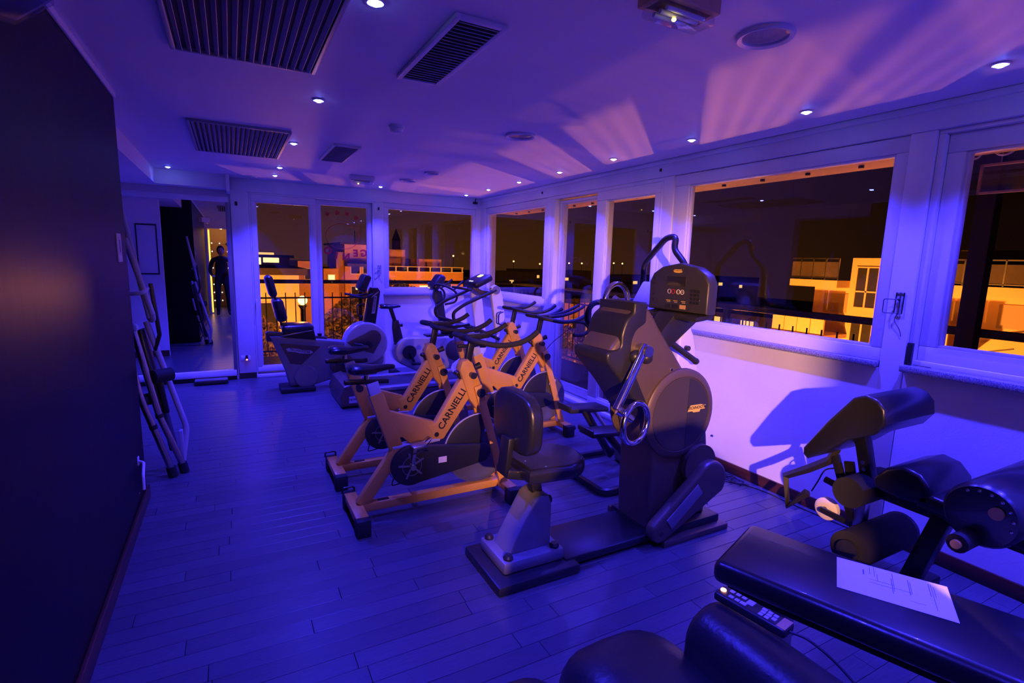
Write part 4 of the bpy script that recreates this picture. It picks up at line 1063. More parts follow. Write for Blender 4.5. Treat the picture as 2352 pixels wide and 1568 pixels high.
TB([(-.551, 4.45, 1.10), (-.475, 4.45, .786), (-.352, 4.45, .286), (-.388, 4.40, .05)], .020, 'bent_tube', f=.05)
MB().bb(-.40, -.375, 4.38, 4.46, .05, .29, .004).build('foot_plate', 'frame_grey', t)
MB().cyl((-.52, 4.33, .72), (-.42, 4.40, .72), .048, n=20).build('foam_roller', 'black_rubber', t)
MB().cyl((-.62, 4.30, .56), (-.54, 4.36, .56), .042, n=20).build('foam_roller', 'black_rubber', t)
MB().bar((-.50, 4.38, .76), (-.46, 4.38, .44), .05, .03, .004).build('seat_strut', 'black_metal', t)
MB().bar((-.58, 4.44, 1.05), (-.44, 4.42, .15), .03, .12, .01, side=(0, 0, 1)).build('folded_pad', 'black_vinyl', t)
MB().ell((-.60, 4.30, 1.075), (.022, .012, .03), n=12).build('reflector', 'plastic_white', t)
MB().cyl((-.385, 4.30, .075), (-.37, 4.30, .0), .030, n=14).build('rubber_foot', 'black_rubber', t)
MB().cyl((-.45, 4.24, .075), (-.437, 4.24, .0), .030, n=14).build('rubber_foot', 'black_rubber', t)
# flat step lying in front of the mirror
t = thing('step_platform', 'low flat steel topped platform on the floor before the mirror', 'platform', (-.28, 7.24, 0))
MB().bb(-.46, -.10, 7.13, 7.30, .012, .05, .004).build('body', 'black_plastic', t)
MB().bb(-.452, -.108, 7.138, 7.292, .050, .056, .002).build('steel_top', 'steel', t)
for x in (-.43, -.13):
    for y in (7.15, 7.28): MB().cyl((x, y, 0), (x, y, .013), .015, n=8).build('foot', 'black_rubber', t)

# ------------------------------------------------------------------ fittings on the walls
def latch(name, lab, c, ax, nrm_, grp=None):
    """two swinging wire bails on a small plate; ax = along the wall, nrm_ = into the room"""
    c = Vector(c); ax = Vector(ax); nn = Vector(nrm_); z = Vector((0, 0, 1))
    t = thing(name, lab, 'latch', c, grp)
    def W(a, d, h): return c + ax * a + nn * d + z * h
    s_ = abs(ax.x) * 1
    def q(a0, a1, d0, d1, z0, z1):
        p0, p1 = W(a0, d0, z0), W(a1, d1, z1)
        return MB().bb(min(p0.x, p1.x), max(p0.x, p1.x), min(p0.y, p1.y), max(p0.y, p1.y), min(p0.z, p1.z), max(p0.z, p1.z), .002)
    q(-.005, .005, 0, .005, -.06, .06).build('plate', 'steel', t)
    MB().tube([W(-.02, .004, .06), W(-.02, .008, -.06), W(.02, .008, -.06), W(.02, .004, .06)], .0035, 6, True).build('slide', 'black_metal', t)
    MB().tube(fillet([W(0, .01, .02), W(-.07, .03, .02), W(-.07, .03, -.06), W(-.015, .012, -.06)], .01, 3), .003, 6).build('bail', 'steel', t)
    MB().ell(W(0, .012, .02), (.008, .008, .008), n=8).build('pin', 'black_metal', t)
    MB().tube(catmull([W(0, .006, -.06), W(-.01, .012, -.10), W(.02, .008, -.15), W(.03, .004, -.19)], 4), .002, 5).build('cord', 'cable', t)
latch('window_latch', 'wire latch on the post between the two right hand windows', (XR - .001, 1.57, 1.42), (0, -1, 0), (-1, 0, 0))
latch('window_latch', 'wire latch on the post between end door and end window', (1.832, YB - .001, 1.42), (1, 0, 0), (0, -1, 0))
simple('light_switch', MB().bb(.075, .105, YB - .008, YB, 2.17, 2.22, .003), 'black_plastic', 'small dark fitting high on the post beside the end door', 'switch')
simple('light_switch', MB().bb(1.822, 1.842, YB - .008, YB, 2.235, 2.275, .003), 'black_plastic', 'tiny dark fitting at the top of the post between end door and window', 'switch')
for (y, z, w) in ((3.56, 2.42, 'above the post beside the sliding door'), (5.55, 2.42, 'above the corner window')):
    simple('cable_clip', MB().box((XR - .016, y, z), (.012, .022, .026), None, .003), 'black_plastic', f'small dark clip on the head beam {w}', 'clip')
simple('security_camera', MB().box((3.25, 7.27, 2.43), (.05, .06, .035), (0, 0, .5), .008).cyl((3.25, 7.27, 2.44), (3.27, 7.30, 2.50), .008, n=8), 'black_plastic', 'small dark sensor in the far ceiling corner', 'sensor')
t = thing('power_socket', 'white power strip with a glowing red switch on the post by the end door', 'socket', (.11, YB, .27))
MB().bb(.055, .165, YB - .014, YB, .235, .300, .004).build('plate', 'plastic_white', t)
MB().bb(.062, .10, YB - .017, YB - .012, .245, .285, .002).build('socket_face', 'decal_grey', t)
MB().bb(.105, .135, YB - .05, YB - .012, .25, .31, .005).build('plug', 'black_plastic', t)
MB().ell((.120, YB - .054, .258), (.011, .006, .010), n=10).build('switch_light', 'led_red', t)
t = thing('wall_sign', 'small framed white notice on the dark wall at its corner', 'sign', (XL, 3.69, 1.61))
MB().bb(XL, XL + .006, 3.635, 3.745, 1.53, 1.69, .001).build('board', 'plastic_white', t)
MB().bb(XL + .006, XL + .007, 3.655, 3.725, 1.57, 1.67).build('pictogram_field', 'decal_grey', t, smooth=False)
MB().bb(XL + .007, XL + .008, 3.680, 3.700, 1.585, 1.655).build('pictogram', 'ink', t, smooth=False)
t = thing('wall_hook', 'bent white hook on the dark wall near the floor', 'hook', (XL, 3.58, .33))
MB().tube(fillet([(XL - .002, 3.70, .335), (XL + .035, 3.66, .335), (XL + .05, 3.50, .315), (XL + .05, 3.49, .23)], .02, 4), .008, 8).build('arm', 'plastic_white', t)
MB().bb(XL, XL + .006, 3.68, 3.72, .31, .36, .002).build('base_plate', 'plastic_white', t)
simple('wall_stud', MB().ell((XL + .002, 3.645, .149), (.004, .006, .006), n=8), 'steel', 'tiny shiny stud low on the dark wall', 'stud')
simple('wall_speaker', MB().bb(-1.05, -.99, 4.15, 4.27, 2.10, 2.26, .006), 'black_plastic', 'small black box high in the recess behind the dark wall', 'speaker')
t = thing('notice_board', 'framed board on the white partition, seen in the mirror', 'board', (-1.05, 5.30, 1.6))
MB().bb(-1.20, -.955, 5.30, 5.312, 1.25, 1.98, .003).build('panel', 'plastic_white', t)
for a in ((-1.20, -.955, 1.965, 1.985), (-1.20, -.955, 1.245, 1.265)): MB().bb(a[0], a[1], 5.30, 5.322, a[2], a[3], .002).build('frame_bar', 'black_plastic', t)
for a in ((-1.21, -1.195), (-.962, -.947)): MB().bb(a[0], a[1], 5.30, 5.322, 1.245, 1.985, .002).build('frame_bar', 'black_plastic', t)

# ------------------------------------------------------------------ cables at the skirting behind the ergometer
for i in range(4):
    rr = random.Random(i + 40)
    pts = [(3.34 - .02 * i, 2.72 - .02 * i, .006)]
    for k in range(6):
        pts.append((3.275 + rr.uniform(-.06, .06), 2.66 - .06 * k + rr.uniform(-.05, .04), .006 + .012 * i * rr.random()))
    lab = ['loosest loop of', 'lowest loop of', 'middle loop of', 'topmost loop of'][i]
    simple('power_cable', MB().tube(catmull(pts, 5), .0045, 6), 'cable', f'{lab} the dark cable tangle by the skirting behind the ergometer', 'cable', 'tangled cables')
simple('power_cable', MB().tube(catmull([(3.20, 2.62, .006), (3.19, 2.50, .006), (3.28, 2.36, .006), (3.315, 2.20, .006), (3.31, 2.04, .006), (3.32, 1.80, .006), (3.33, 1.62, .006)], 6), .0045, 6), 'cable', 'single dark cable running along the floor towards the preacher bench', 'cable')
simple('floor_clip', MB().tube([(2.58, 1.60, .004), (2.66, 1.56, .004), (2.68, 1.552, .006)], .004, 6), 'black_metal', 'thin black rod lying on the floor before the preacher bench', 'rod')

# ------------------------------------------------------------------ warm lamp in the corridor
t = thing('corridor_spotlight', 'warm spotlight on a ceiling stem in the corridor behind the photographer', 'lamp', (0, -1.45, 1.80))
MB().cyl((0, -1.50, 1.85), (0, -1.50, 2.45), .008, n=8).build('stem', 'black_metal', t)
aim = (Vector((3.35, 3.2, .45)) - Vector((0, -1.45, 1.80))).normalized()
hp_ = Vector((0, -1.45, 1.80))
MB().cyl(hp_ - aim * .12, hp_ - aim * .01, .05, .075, 18).build('lamp_head', 'black_metal', t)
MB().cyl(hp_ - aim * .01, hp_ - aim * .004, .062, n=18).build('lens', 'lamp_warm', t)
ld = bpy.data.lights.new('lamp_beam', 'SPOT'); ld.energy = WARM_W; ld.color = WARM; ld.shadow_soft_size = .022
ld.spot_size = math.radians(50); ld.spot_blend = .75
lo = bpy.data.objects.new('lamp_beam', ld); COL.objects.link(lo); lo.parent = t
lo.location = aim * .06
fa = Vector((aim.x, aim.y, 0)).normalized(); fc = hp_ + aim * .06 + fa * .19 + Vector((0, 0, .024))
MB().box(fc, (.42, .62, .004), Matrix((fa, Vector((-fa.y, fa.x, 0)), Vector((0, 0, 1)))).transposed()).build('added_barn_door', 'black_metal', t, smooth=False)  # unseen flap, added to keep the warm beam off the wall head
lo.rotation_euler = aim.to_track_quat('-Z', 'Y').to_euler()
t = thing('corridor_lamp', 'small warm bulb on the corridor ceiling, behind the photographer', 'lamp', (-.2, -2.2, 2.45))
MB().cyl((-.2, -2.2, 2.40), (-.2, -2.2, 2.45), .05, n=14).build('base', 'plastic_white', t)
MB().ell((-.2, -2.2, 2.37), (.05, .05, .05), n=14).build('globe', 'lamp_warm', t)
ld = bpy.data.lights.new('lamp_glow', 'POINT'); ld.energy = 38; ld.color = (1, .42, .10); ld.shadow_soft_size = .05
lo = bpy.data.objects.new('lamp_glow', ld); COL.objects.link(lo); lo.parent = t; lo.location = (0, 0, -.16)
t = thing('lit_jamb_edge', 'lamplit yellow edge of the left door jamb as a glowing strip, seen in the mirror', 'lamp', (-.47, -1.06, 1.1))
MB().bb(-.49, -.455, -1.05, -1.03, .03, 2.17, .004).build('strip', 'jamb_glow', t)  # glow put into the strip for lamplight on the door jamb
MB().bb(-.50, -.49, -1.06, -1.02, .02, 2.18, .002).build('strip_backing', 'steel', t)

# ------------------------------------------------------------------ photographer, seen in the mirror
def skin_mesh(name, V, E, R, material, parent, sub=2, root=0):
    me = bpy.data.meshes.new(name)
    off = Vector((0, 0, 0)); q = parent
    while q is not None: off += q.location; q = q.parent
    me.from_pydata([Vector(v) - off for v in V], E, [])
    me.materials.append(MATS[material])
    o = bpy.data.objects.new(name, me); COL.objects.link(o); o.parent = parent
    md = o.modifiers.new('skin', 'SKIN'); md.use_smooth_shade = True
    for i, r_ in enumerate(R):
        sv = me.skin_vertices[0].data[i]; sv.radius = (r_, r_) if not isinstance(r_, tuple) else r_; sv.use_root = (i == root)
    s2 = o.modifiers.new('sub', 'SUBSURF'); s2.levels = sub; s2.render_levels = sub
    return o
px0, py0 = -.215, -.36
t = thing('person', 'person in dark clothes standing in the doorway, seen in the mirror', 'person', (px0, py0, 0))
V = [(px0, py0, .95), (px0, py0, 1.12), (px0, py0, 1.32), (px0, py0 + .01, 1.45), (px0, py0 + .02, 1.52),
     (px0 - .10, py0, .88), (px0 - .11, py0 + .02, .48), (px0 - .12, py0 - .02, .10), (px0 - .13, py0 + .10, .05),
     (px0 + .10, py0, .88), (px0 + .12, py0 + .03, .48), (px0 + .13, py0 - .01, .10), (px0 + .15, py0 + .11, .05),
     (px0 - .19, py0, 1.41), (px0 - .26, py0 - .01, 1.14), (px0 - .19, py0 + .16, 1.00),
     (px0 + .19, py0, 1.41), (px0 + .27, py0 + .04, 1.16), (px0 + .20, py0 + .22, 1.30)]
E_ = [(0, 1), (1, 2), (2, 3), (3, 4), (0, 5), (5, 6), (6, 7), (7, 8), (0, 9), (9, 10), (10, 11), (11, 12), (3, 13), (13, 14), (14, 15), (3, 16), (16, 17), (17, 18)]
R_ = [(.15, .11), (.14, .10), (.165, .11), (.09, .07), .05, .088, .062, .045, .04, .088, .062, .045, .04, .06, .046, .034, .06, .046, .034]
skin_mesh('body', V, E_, R_, 'cloth_dark', t)
hd_ = MB().ell((px0, py0 + .03, 1.635), (.078, .098, .118), n=18).ell((px0, py0 + .128, 1.625), (.012, .016, .02), n=8)
h_ = hd_.build('head', 'skin', t)
MB().ell((px0, py0 + .012, 1.665), (.086, .102, .108), n=16).build('hair', 'cloth_dark', h_)
for s in (-1, 1):
    MB().ell((px0 + s * .078, py0 + .03, 1.63), (.012, .02, .03), n=8).build('ear', 'skin', h_)
    MB().ell((px0 + s * .030, py0 + .115, 1.642), (.012, .008, .008), n=8).build('eye', 'cloth_dark', h_)
MB().ell((px0, py0 + .119, 1.582), (.022, .008, .005), n=8).build('mouth', 'cloth_dark', h_)
for s, wv in ((-1, V[15]), (1, V[18])):
    w = Vector(wv); d = Vector((.1 * -s, .9, .12)).normalized(); sd_ = d.cross(Vector((0, 0, 1))).normalized()
    hv = [w, w + d * .05, w + d * .09]; he = [(0, 1), (1, 2)]; hr = [.026, .034, .034]
    for k in range(4):
        b = w + d * .09 + sd_ * (.03 - .02 * k)
        Lk = (.07, .08, .075, .06)[k]
        i0 = len(hv)
        hv += [b, b + d * Lk * .5, b + d * Lk * .8 + Vector((0, 0, -Lk * .35))]
        he += [(2, i0), (i0, i0 + 1), (i0 + 1, i0 + 2)]; hr += [.011, .010, .008]
    i0 = len(hv); b = w + d * .04 + Vector((0, 0, .02)) + sd_ * s * -.03
    hv += [b, b + d * .03 + Vector((0, 0, .025)), b + d * .06 + Vector((0, 0, .02))]; he += [(1, i0), (i0, i0 + 1), (i0 + 1, i0 + 2)]; hr += [.012, .011, .009]
    skin_mesh('hand', hv, he, hr, 'skin', t, 1)

# ================================================================== OUTSIDE: terrace, street, town at night
ter = struct('terrace_slab')
MB().bb(XR + .10, 4.92, -2.0, 9.05, -.22, -.03).build('slab', 'terrace_floor', ter, smooth=False)
MB().bb(-2.5, XR + .10, 7.53, 9.05, -.22, -.03).build('slab', 'terrace_floor', ter, smooth=False)
tr = thing('terrace_railing', 'black balustrade of thin uprights along the right hand terrace edge', 'railing', (4.80, 4.0, 0))
MB().bb(4.76, 4.84, -1.9, 8.85, 1.14, 1.20, .01).build('top_rail', 'rail_metal', tr)
MB().bb(4.785, 4.815, -1.9, 8.85, .94, .965, .004).build('mid_rail', 'rail_metal', tr)
MB().bb(4.785, 4.815, -1.9, 8.85, .06, .085, .004).build('bottom_rail', 'rail_metal', tr)
src = None
y = -1.85
while y < 8.82:
    if src is None: src = MB().cyl((0, 0, .07), (0, 0, 1.045), .0085, n=6).build('baluster', 'rail_metal', tr, local=True); o = src
    else: o = bpy.data.objects.new('baluster', src.data); COL.objects.link(o); o.parent = tr
    o.location = (0, y - 4.0, 0); y += .142
for y in (-.6, 3.9, 6.35, 8.78):
    MB().bb(4.77, 4.83, y - .03, y + .03, -.03, 1.16, .004).build('post', 'rail_metal', tr)
tr2 = thing('terrace_railing', 'black balustrade of thin uprights beyond the glazed end door', 'railing', (1.2, 8.92, 0))
MB().bb(-2.4, 4.76, 8.88, 8.96, 1.145, 1.205, .01).build('top_rail', 'rail_metal', tr2)
MB().bb(-2.4, 4.78, 8.905, 8.935, .905, .93, .004).build('mid_rail', 'rail_metal', tr2)
MB().bb(-2.4, 4.78, 8.905, 8.935, .06, .085, .004).build('bottom_rail', 'rail_metal', tr2)
src = None
x = -.4
while x < 4.7:
    if src is None: src = MB().cyl((0, 0, .07), (0, 0, 1.0), .0085, n=6).build('baluster', 'rail_metal', tr2, local=True); o = src
    else: o = bpy.data.objects.new('baluster', src.data); COL.objects.link(o); o.parent = tr2
    o.location = (x - 1.2, 0, 0); x += .142
for x in (-.5, 1.9, 4.2): MB().bb(x - .025, x + .025, 8.895, 8.945, -.03, 1.15, .004).build('post', 'rail_metal', tr2)
# awning frame over the terrace
aw = thing('awning_frame', 'wooden eave and dark posts of the awning over the terrace', 'awning', (4.0, 3.5, 2.4))
MB().bb(XR + .20, 4.05, -1.5, 7.4, 2.31, 2.37, .006).build('eave_board', 'wood_box', aw)
MB().bb(-.2, 3.5, 7.56, 8.1, 2.33, 2.39, .006).build('eave_board', 'wood_box', aw)
k = 0
for y in [-.9 + .38 * i for i in range(22)]:
    MB().cyl((3.85, y, 2.292), (3.85, y, 2.312), .018, n=8).build('eave_bolt', 'black_metal', aw)
MB().bb(4.63, 4.74, 1.66, 1.77, -.03, 2.70, .006).build('post', 'rail_metal', aw)
MB().bb(4.64, 4.73, -1.5, 2.2, 2.62, 2.70, .006).build('beam', 'rail_metal', aw)
t = thing('hanging_sign', 'framed glass panel hanging outside the right hand window', 'sign', (4.23, 1.30, 2.19))
for a in ((.98, 1.62, 2.098, 2.113), (.98, 1.62, 2.268, 2.283)): MB().bb(4.22, 4.24, a[0], a[1], a[2], a[3], .002).build('frame_bar', 'wood_box', t)
for a in (.98, 1.605): MB().bb(4.22, 4.24, a, a + .015, 2.098, 2.283, .002).build('frame_bar', 'wood_box', t)
MB().bb(4.228, 4.232, .995, 1.605, 2.113, 2.268).build('panel', 'window_glass', t, smooth=False)
for yy in (1.08, 1.52): MB().cyl((4.23, yy, 2.28), (4.23, yy, 2.68), .004, n=6).build('wire', 'steel', t)
simple('hanging_rope', MB().tube(catmull([(4.07, 1.66, 2.33), (4.07, 1.63, 2.305), (4.07, 1.58, 2.30), (4.07, 1.555, 2.345), (4.07, 1.52, 2.345), (4.07, 1.48, 2.305), (4.07, 1.43, 2.305), (4.07, 1.38, 2.35)], 6), .006, 6), 'decal_cream', 'looped pale rope under the eave outside the right hand window', 'rope')

# street far below and the town
g = MB().bb(-160, 200, -60, 260, -11.2, -11.0).build('ground', 'ground_dark', smooth=False); g['kind'] = 'structure'

def street_lamp(x, y, z, lab, w=1.0, aim=None, ground=-11.0):
    """a globe lamp, or with `aim` a shaded lantern that throws its light one way"""
    t = thing('street_lamp', lab, 'street lamp', (x, y, ground), 'sodium street lamps')
    MB().cyl((x, y, ground), (x, y, z - .2), .07, .05, 10).build('pole', 'rail_metal', t)
    MB().cyl((x, y, z - .22), (x, y, z - .12), .06, .12, 12).build('collar', 'rail_metal', t)
    ld = bpy.data.lights.new('lamp_glow', 'SPOT' if aim else 'POINT'); ld.energy = STREET_W * w; ld.color = STREET; ld.shadow_soft_size = .14
    lo = bpy.data.objects.new('lamp_glow', ld); COL.objects.link(lo); lo.parent = t; lo.location = (0, 0, z - ground + .32)
    if aim:
        v = (Vector(aim) - Vector((x, y, z))).normalized()
        ld.spot_size = math.radians(150); ld.spot_blend = .4
        lo.location = Vector((0, 0, z - ground)) + v * .2; lo.rotation_euler = v.to_track_quat('-Z', 'Y').to_euler()
        MB().cyl(Vector((x, y, z)) - v * .12, Vector((x, y, z)) + v * .10, .10, .2, 14).build('shade', 'rail_metal', t)
    else:
        MB().ell((x, y, z), (.12, .12, .12), n=14).build('globe', 'street_globe', t)
LAMPS = [((1.60, 14.5, .42), 'street lamp glowing among the tree tops beyond the end door', .13, None),
         ((3.6, 15.2, -6.2), 'street lamp hidden below the end door', .95, None),
         ((7.6, 34.0, -1.9), 'street lantern beyond the recumbent bike console', 2.2, (8.5, 45, -1)),
         ((16.0, 13.0, -6.0), 'added street lantern below the windows before the yellow house', 20.0, (27, 13.5, 0)),
         ((13.5, 4.0, -6.4), 'street lamp hidden under the terrace edge at the right', .6, None),
         ((11.0, 10.5, -5.6), 'street lamp at the street corner beyond the corner window', 2.2, None),
         ((15.5, 37.5, -2.6), 'added street lantern before the long orange hotel', 2.4, (15.5, 45, -1)),
         ((.6, 24.0, -2.2), 'added street lantern before the white house', 3.2, (.8, 30, -2))]
for p, lab, w, aim in LAMPS: street_lamp(*p, lab, w, aim)  # lanterns before the houses and hotel are added to light their facades

def window(root, c, w, h, axis, m='far_glass', fr='plaster_white', cross=True):
    """framed pane on a facade; axis 'x': facade faces -x, 'y': faces -y"""
    x, y, z = c
    f = MB()
    b = .07
    def bx(a0, a1, z0, z1, d0, d1):
        if axis == 'x': return MB().bb(x - d1, x - d0, y + a0, y + a1, z + z0, z + z1)
        return MB().bb(x + a0, x + a1, y - d1, y - d0, z + z0, z + z1)
    p = bx(-w / 2, w / 2, -h / 2, h / 2, -.02, .01).build('window', m, root, smooth=False)
    for a in ((-w / 2 - b, w / 2 + b, h / 2, h / 2 + b), (-w / 2 - b, w / 2 + b, -h / 2 - b, -h / 2), (-w / 2 - b, -w / 2, -h / 2, h / 2), (w / 2, w / 2 + b, -h / 2, h / 2)):
        bx(*a, -.02, .06).build('frame_bar', fr, p, smooth=False)
    if cross:
        bx(-.04, .04, -h / 2, h / 2, 0, .05).build('mullion', fr, p, smooth=False)
        bx(-w / 2, w / 2, -h * .12, -h * .12 + .07, 0, .05).build('mullion', fr, p, smooth=False)
    return p
# --- yellow house across the street (seen through the large right hand windows)
S = 1.5
def Y_(v): return v * S
def Z_(v): return 1.6 + (v - 1.6) * S
XB = 27.0
hb_ = thing('apartment_house', 'yellow lit apartment house with balconies outside the right hand windows', 'building', (XB, Y_(8.5), -11))
MB().bb(XB, XB + 9, Y_(3.2), Y_(11.05), -11, Z_(1.05)).build('wall', 'plaster_yellow', hb_, smooth=False)
MB().bb(XB - .2, XB + 8, Y_(8.0), Y_(9.82), -11, Z_(1.99)).build('stair_tower', 'plaster_yellow', hb_, smooth=False)
MB().bb(XB + 3.0, XB + 9, Y_(3.2), Y_(7.9), Z_(1.05), Z_(2.30)).build('penthouse', 'roof_dark', hb_, smooth=False)
MB().bb(XB - 1.3, XB, Y_(9.82), Y_(11.43), Z_(1.02), Z_(1.25)).build('balcony_slab', 'plaster_yellow', hb_, smooth=False)
MB().bb(XB - 1.3, XB, Y_(3.2), Y_(7.45), Z_(1.02), Z_(1.27)).build('balcony_slab', 'plaster_yellow', hb_, smooth=False)
for (a, b) in ((9.83, 11.42), (3.2, 7.44)):
    MB().bb(XB - 1.25, XB - 1.22, Y_(a), Y_(b), Z_(1.93), Z_(1.965)).build('balcony_rail', 'steel', hb_, smooth=False)
    MB().bb(XB - 1.25, XB - 1.22, Y_(a), Y_(b), Z_(1.32), Z_(1.345)).build('balcony_rail', 'steel', hb_, smooth=False)
    MB().bb(XB - 1.24, XB - 1.23, Y_(a), Y_(b), Z_(1.36), Z_(1.84)).build('balcony_screen', 'roof_dark', hb_, smooth=False)
    y = a
    while y < b:
        MB().bb(XB - 1.25, XB - 1.21, Y_(y), Y_(y) + .05, Z_(1.25), Z_(1.96)).build('balcony_post', 'steel', hb_, smooth=False); y += .42
for (a, b) in ((9.72, 11.53), (6.45, 7.60)):
    n = 4
    for k in range(n):
        y0 = a + (b - a) * k / n; y1 = a + (b - a) * (k + 1) / n
        MB().bb(XB - 2.2, XB - 2.1, Y_(y0) + .02, Y_(y1) - .02, Z_(-.48), Z_(.025)).build('parapet_panel', 'plaster_yellow', hb_, smooth=False)
    MB().bb(XB - 2.3, XB, Y_(a), Y_(b), Z_(-.62), Z_(-.50)).build('lower_slab', 'plaster_yellow', hb_, smooth=False)
window(hb_, (XB - .2, Y_(9.30), Z_(1.05)), Y_(.62), 1.88, 'x', 'far_glass', 'plaster_yellow')
window(hb_, (XB - .2, Y_(9.30), Z_(-.62)), Y_(.62), 1.6, 'x', 'far_glass', 'plaster_yellow')
for yy in (10.27, 7.25, 5.6):
    MB().bb(XB - .05, XB + .02, Y_(yy - .40), Y_(yy + .40), Z_(.18), Z_(.81)).build('roller_shutter', 'shutter', hb_, smooth=False)
window(hb_, (XB, Y_(10.3), Z_(-1.4)), 1.4, 1.6, 'x', 'far_glass', 'plaster_yellow')
window(hb_, (XB, Y_(6.6), Z_(-1.4)), 1.4, 1.6, 'x', 'lit_window', 'plaster_yellow')
MB().bar((XB - 1.8, Y_(6.35), Z_(-.55)), (XB - 1.8, Y_(5.2), Z_(-.20)), .06, .06).build('stair_rail', 'rail_metal', hb_, smooth=False)
# low dark block in front of the horizon at the right
lb = thing('low_block', 'dark low house with a few lit windows beyond the railing', 'building', (44, 34, -11))
MB().bb(40, 52, 27, 48, -11, -2.8).build('wall', 'roof_dark', lb, smooth=False)
for (yy, zz) in ((33.4, -3.45), (30.5, -3.5), (29.9, -3.5), (36.0, -3.9), (42.0, -3.6)):
    window(lb, (40, yy, zz), .9, .8, 'x', 'lit_window', 'roof_dark', False)
MB().bb(39.8, 52.2, 26.8, 48.2, -2.8, -2.6).build('roof', 'roof_dark', lb, smooth=False)

# --- houses beyond the end door and end window
def block(name, lab, x0, x1, y0, d, z1, m, wins=(), roof=None, wm='far_glass'):
    b = thing(name, lab, 'building', ((x0 + x1) / 2, y0, -11))
    MB().bb(x0, x1, y0, y0 + d, -11, z1).build('wall', m, b, smooth=False)
    if roof: MB().bb(x0 - .4, x1 + .4, y0 - .4, y0 + d + .4, z1, z1 + roof).build('roof', 'roof_dark', b, smooth=False)
    for (wx, wz, ww, wh, wmm) in wins: window(b, (wx, y0, wz), ww, wh, 'y', wmm, 'plaster_white', False)
    return b
k = 30 / 45
def K(x, z): return x * k, 1.6 + (z - 1.6) * k
x0, z1 = K(-6, .12); x1, _ = K(4.75, 0)
block('white_house', 'pale lit house with a flat dark roof left beyond the end door', x0, x1, 30, 9, z1 - .1, 'plaster_white', [(1.6, -1.6, .9, 1.3, 'far_glass'), (2.5, -4.2, .9, 1.3, 'far_glass'), (.2, -4.2, .9, 1.3, 'far_glass')], .35)
block('lit_house', 'brightly lit house glowing on the skyline left beyond the end door', 1.2, 5.5, 60, 8, 1.2, 'plaster_orange', [(2.2, .85, 1.1, .9, 'lit_shop'), (3.7, .95, 1.5, .5, 'lit_shop'), (3.0, 1.6, 2.0, .25, 'lit_window')], .3)
block('orange_house', 'narrow orange lit house beside the middle stile of the end door', 4.6, 6.35, 44, 7, 1.1, 'plaster_orange', [(5.4, .1, .6, .8, 'far_glass')])
block('orange_house', 'low orange lit house beyond the right leaf of the end door', 6.5, 7.65, 44, 7, .55, 'plaster_orange', [(7.1, -.2, .5, .5, 'lit_shop')])
tw = block('orange_tower', 'orange lit block with stepped roof beyond the right leaf of the end door', 8.35, 10.9, 45, 8, 2.55, 'plaster_orange', [(9.2, .6, .7, .9, 'far_glass'), (10.2, .6, .7, .9, 'far_glass'), (9.2, -1.4, .7, .9, 'far_glass')], .15)
MB().bb(7.75, 8.35, 45.5, 50, -11, 1.9).build('side_wing', 'plaster_orange', tw, smooth=False)
MB().bb(8.3, 11.2, 43.6, 45, .75, 1.0).build('balcony', 'roof_dark', tw, smooth=False)
MB().cyl((9.6, 47, 2.6), (9.6, 47, 3.8), .04, n=6).build('antenna', 'rail_metal', tw)
ht = block('hotel_block', 'long orange lit hotel with roof terrace beyond the end window', 11.2, 19.0, 45, 10, .35, 'plaster_orange', [(13.0, -1.2, 1.0, 1.0, 'far_glass'), (15.3, -1.1, 1.0, .5, 'lit_shop'), (17.3, -1.2, 1.0, 1.0, 'far_glass')])
MB().bb(11.2, 19.0, 44.9, 45.05, .35, .40).build('parapet_cap', 'plaster_white', ht, smooth=False)
for i in range(8):
    xx = 11.6 + i * 1.04
    MB().bb(xx - .05, xx + .05, 44.9, 45.0, .40, .82).build('parapet_post', 'plaster_white', ht, smooth=False)
MB().bb(11.2, 19.0, 44.92, 44.98, .78, .84).build('parapet_rail', 'plaster_white', ht, smooth=False)
MB().bb(11.5, 14.4, 48, 54, .35, 2.3).build('roof_house', 'plaster_orange', ht, smooth=False)
MB().bb(15.4, 17.6, 47, 52, .35, 1.5).build('roof_house', 'plaster_orange', ht, smooth=False)
sp = thing('church_tower', 'slim lit tower on the skyline beyond the end window', 'building', (17.6, 62, -11))
MB().bb(17.2, 18.0, 62, 62.8, -11, 3.6).build('shaft', 'plaster_orange', sp, smooth=False)
MB().lathe([(.55, 0), (.02, 1.4)], (17.6, 62.4, 3.6), n=4).build('spire', 'roof_dark', sp)
for i, (x, y, h, w) in enumerate(((22, 70, -.3, 9), (33, 75, -.2, 12), (46, 80, .1, 14), (60, 70, -.4, 12), (72, 62, -.2, 12), (-12, 70, .5, 14))):
    labs = ['dark far house right of the hotel on the skyline', 'dark far house beyond the corner post', 'dark far house beyond the corner window', 'dark far house beyond the sliding door', 'dark far house behind the stepper bar', 'dark far house at the left of the skyline']
    block('skyline_house', labs[i], x, x + w, y, 8, h, 'roof_dark', [(x + 2, h - 1.2, 1.0, .5, 'lit_window'), (x + w * .6, h - 1.6, .8, .5, 'lit_window')])
far_l = [((57.9, 120, .47), 'low one left of the middle in the corner window'), ((64.8, 120, 1.4), 'higher one in the middle of the corner window'), ((72.8, 120, .9), 'one at the right end of the corner window'),
         ((82.2, 120, 1.3), 'left one in the far leaf of the sliding door'), ((86.5, 120, 1.35), 'right one in the far leaf of the sliding door'), ((97.8, 120, 1.65), 'bright one in the near leaf of the sliding door'), ((101, 120, 1.6), 'faint one in the near leaf of the sliding door'), ((48, 120, 2.3), 'lone one at the right of the end window')]
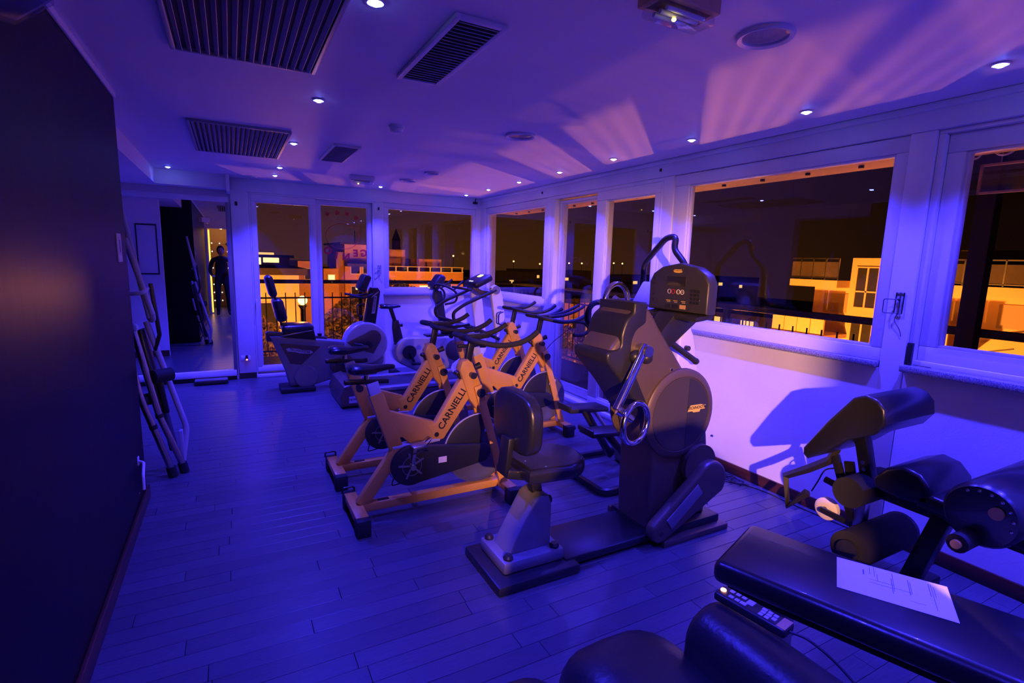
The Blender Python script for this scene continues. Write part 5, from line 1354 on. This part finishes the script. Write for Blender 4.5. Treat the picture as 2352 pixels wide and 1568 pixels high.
for (c, lab) in far_l:
    t = thing('distant_lamp', 'tiny far street light, ' + lab, 'street lamp', (c[0], c[1], -11), 'far street lights on the skyline')
    MB().cyl((c[0], c[1], -11), (c[0], c[1], c[2]), .06, n=6).build('pole', 'rail_metal', t)
    MB().ell(c, (.24, .24, .24), n=8).build('globe', 'far_light', t)
block('added_house', 'added low house, orange lit, filling the dark view below the sliding door', 7.8, 17.0, 20.0, 6, -.25, 'plaster_orange', [(10.2, -1.6, .8, 1.1, 'far_glass'), (12.4, -1.6, .8, 1.1, 'lit_window'), (14.4, -1.6, .8, 1.1, 'far_glass')], .2)  # added so that a lit front brightens the view below the door

# --- trees below the terrace, lit by the street lamp between them
def tree(x, y, z0, z1, r, lab, n, seed):
    rr = random.Random(seed)
    t = thing('tree', lab, 'tree', (x, y, -11), 'trees below the terrace')
    MB().cyl((x, y, -11), (x + .1, y, z0 + (z1 - z0) * .5), .16, .07, 8).build('trunk', 'bark', t)
    for k_ in range(5):
        a = rr.uniform(0, 6.28)
        MB().cyl((x + .05, y, z0 + (z1 - z0) * rr.uniform(.05, .35)), (x + r * .7 * math.cos(a), y + r * .7 * math.sin(a), z0 + (z1 - z0) * rr.uniform(.5, .85)), .05, .02, 6).build('branch', 'bark', t)
    mb = MB()
    cz, hz = (z0 + z1) / 2, (z1 - z0) / 2
    for _ in range(n):
        while True:
            q = Vector((rr.uniform(-1, 1), rr.uniform(-1, 1), rr.uniform(-1, 1)))
            if .35 < q.length < 1: break
        c = Vector((x + q.x * r, y + q.y * r, cz + q.z * hz))
        a = Vector((rr.gauss(0, 1), rr.gauss(0, 1), rr.gauss(0, 1))).normalized(); b = a.orthogonal().normalized()
        s_ = rr.uniform(.05, .11)
        mb.add([c - a * s_, c + b * s_ * .45, c + a * s_, c - b * s_ * .45], [(0, 1, 2, 3)])
    tag(mb.build('crown', 'leaf', t, smooth=False), kind='stuff')
tree(3.65, 16.8, -3.4, .40, 1.5, 'lit tree nearest the right leaf of the end door', 14000, 1)
tree(.45, 16.6, -3.6, -.20, 1.25, 'lit tree below the left leaf of the end door', 9000, 2)
tree(5.6, 20.6, -3.6, .75, 1.8, 'lit tree farthest right behind the recumbent bike', 12000, 3)
tree(9.8, 15.0, -4.5, -.5, 1.5, 'lit tree below the sliding door', 8000, 4)
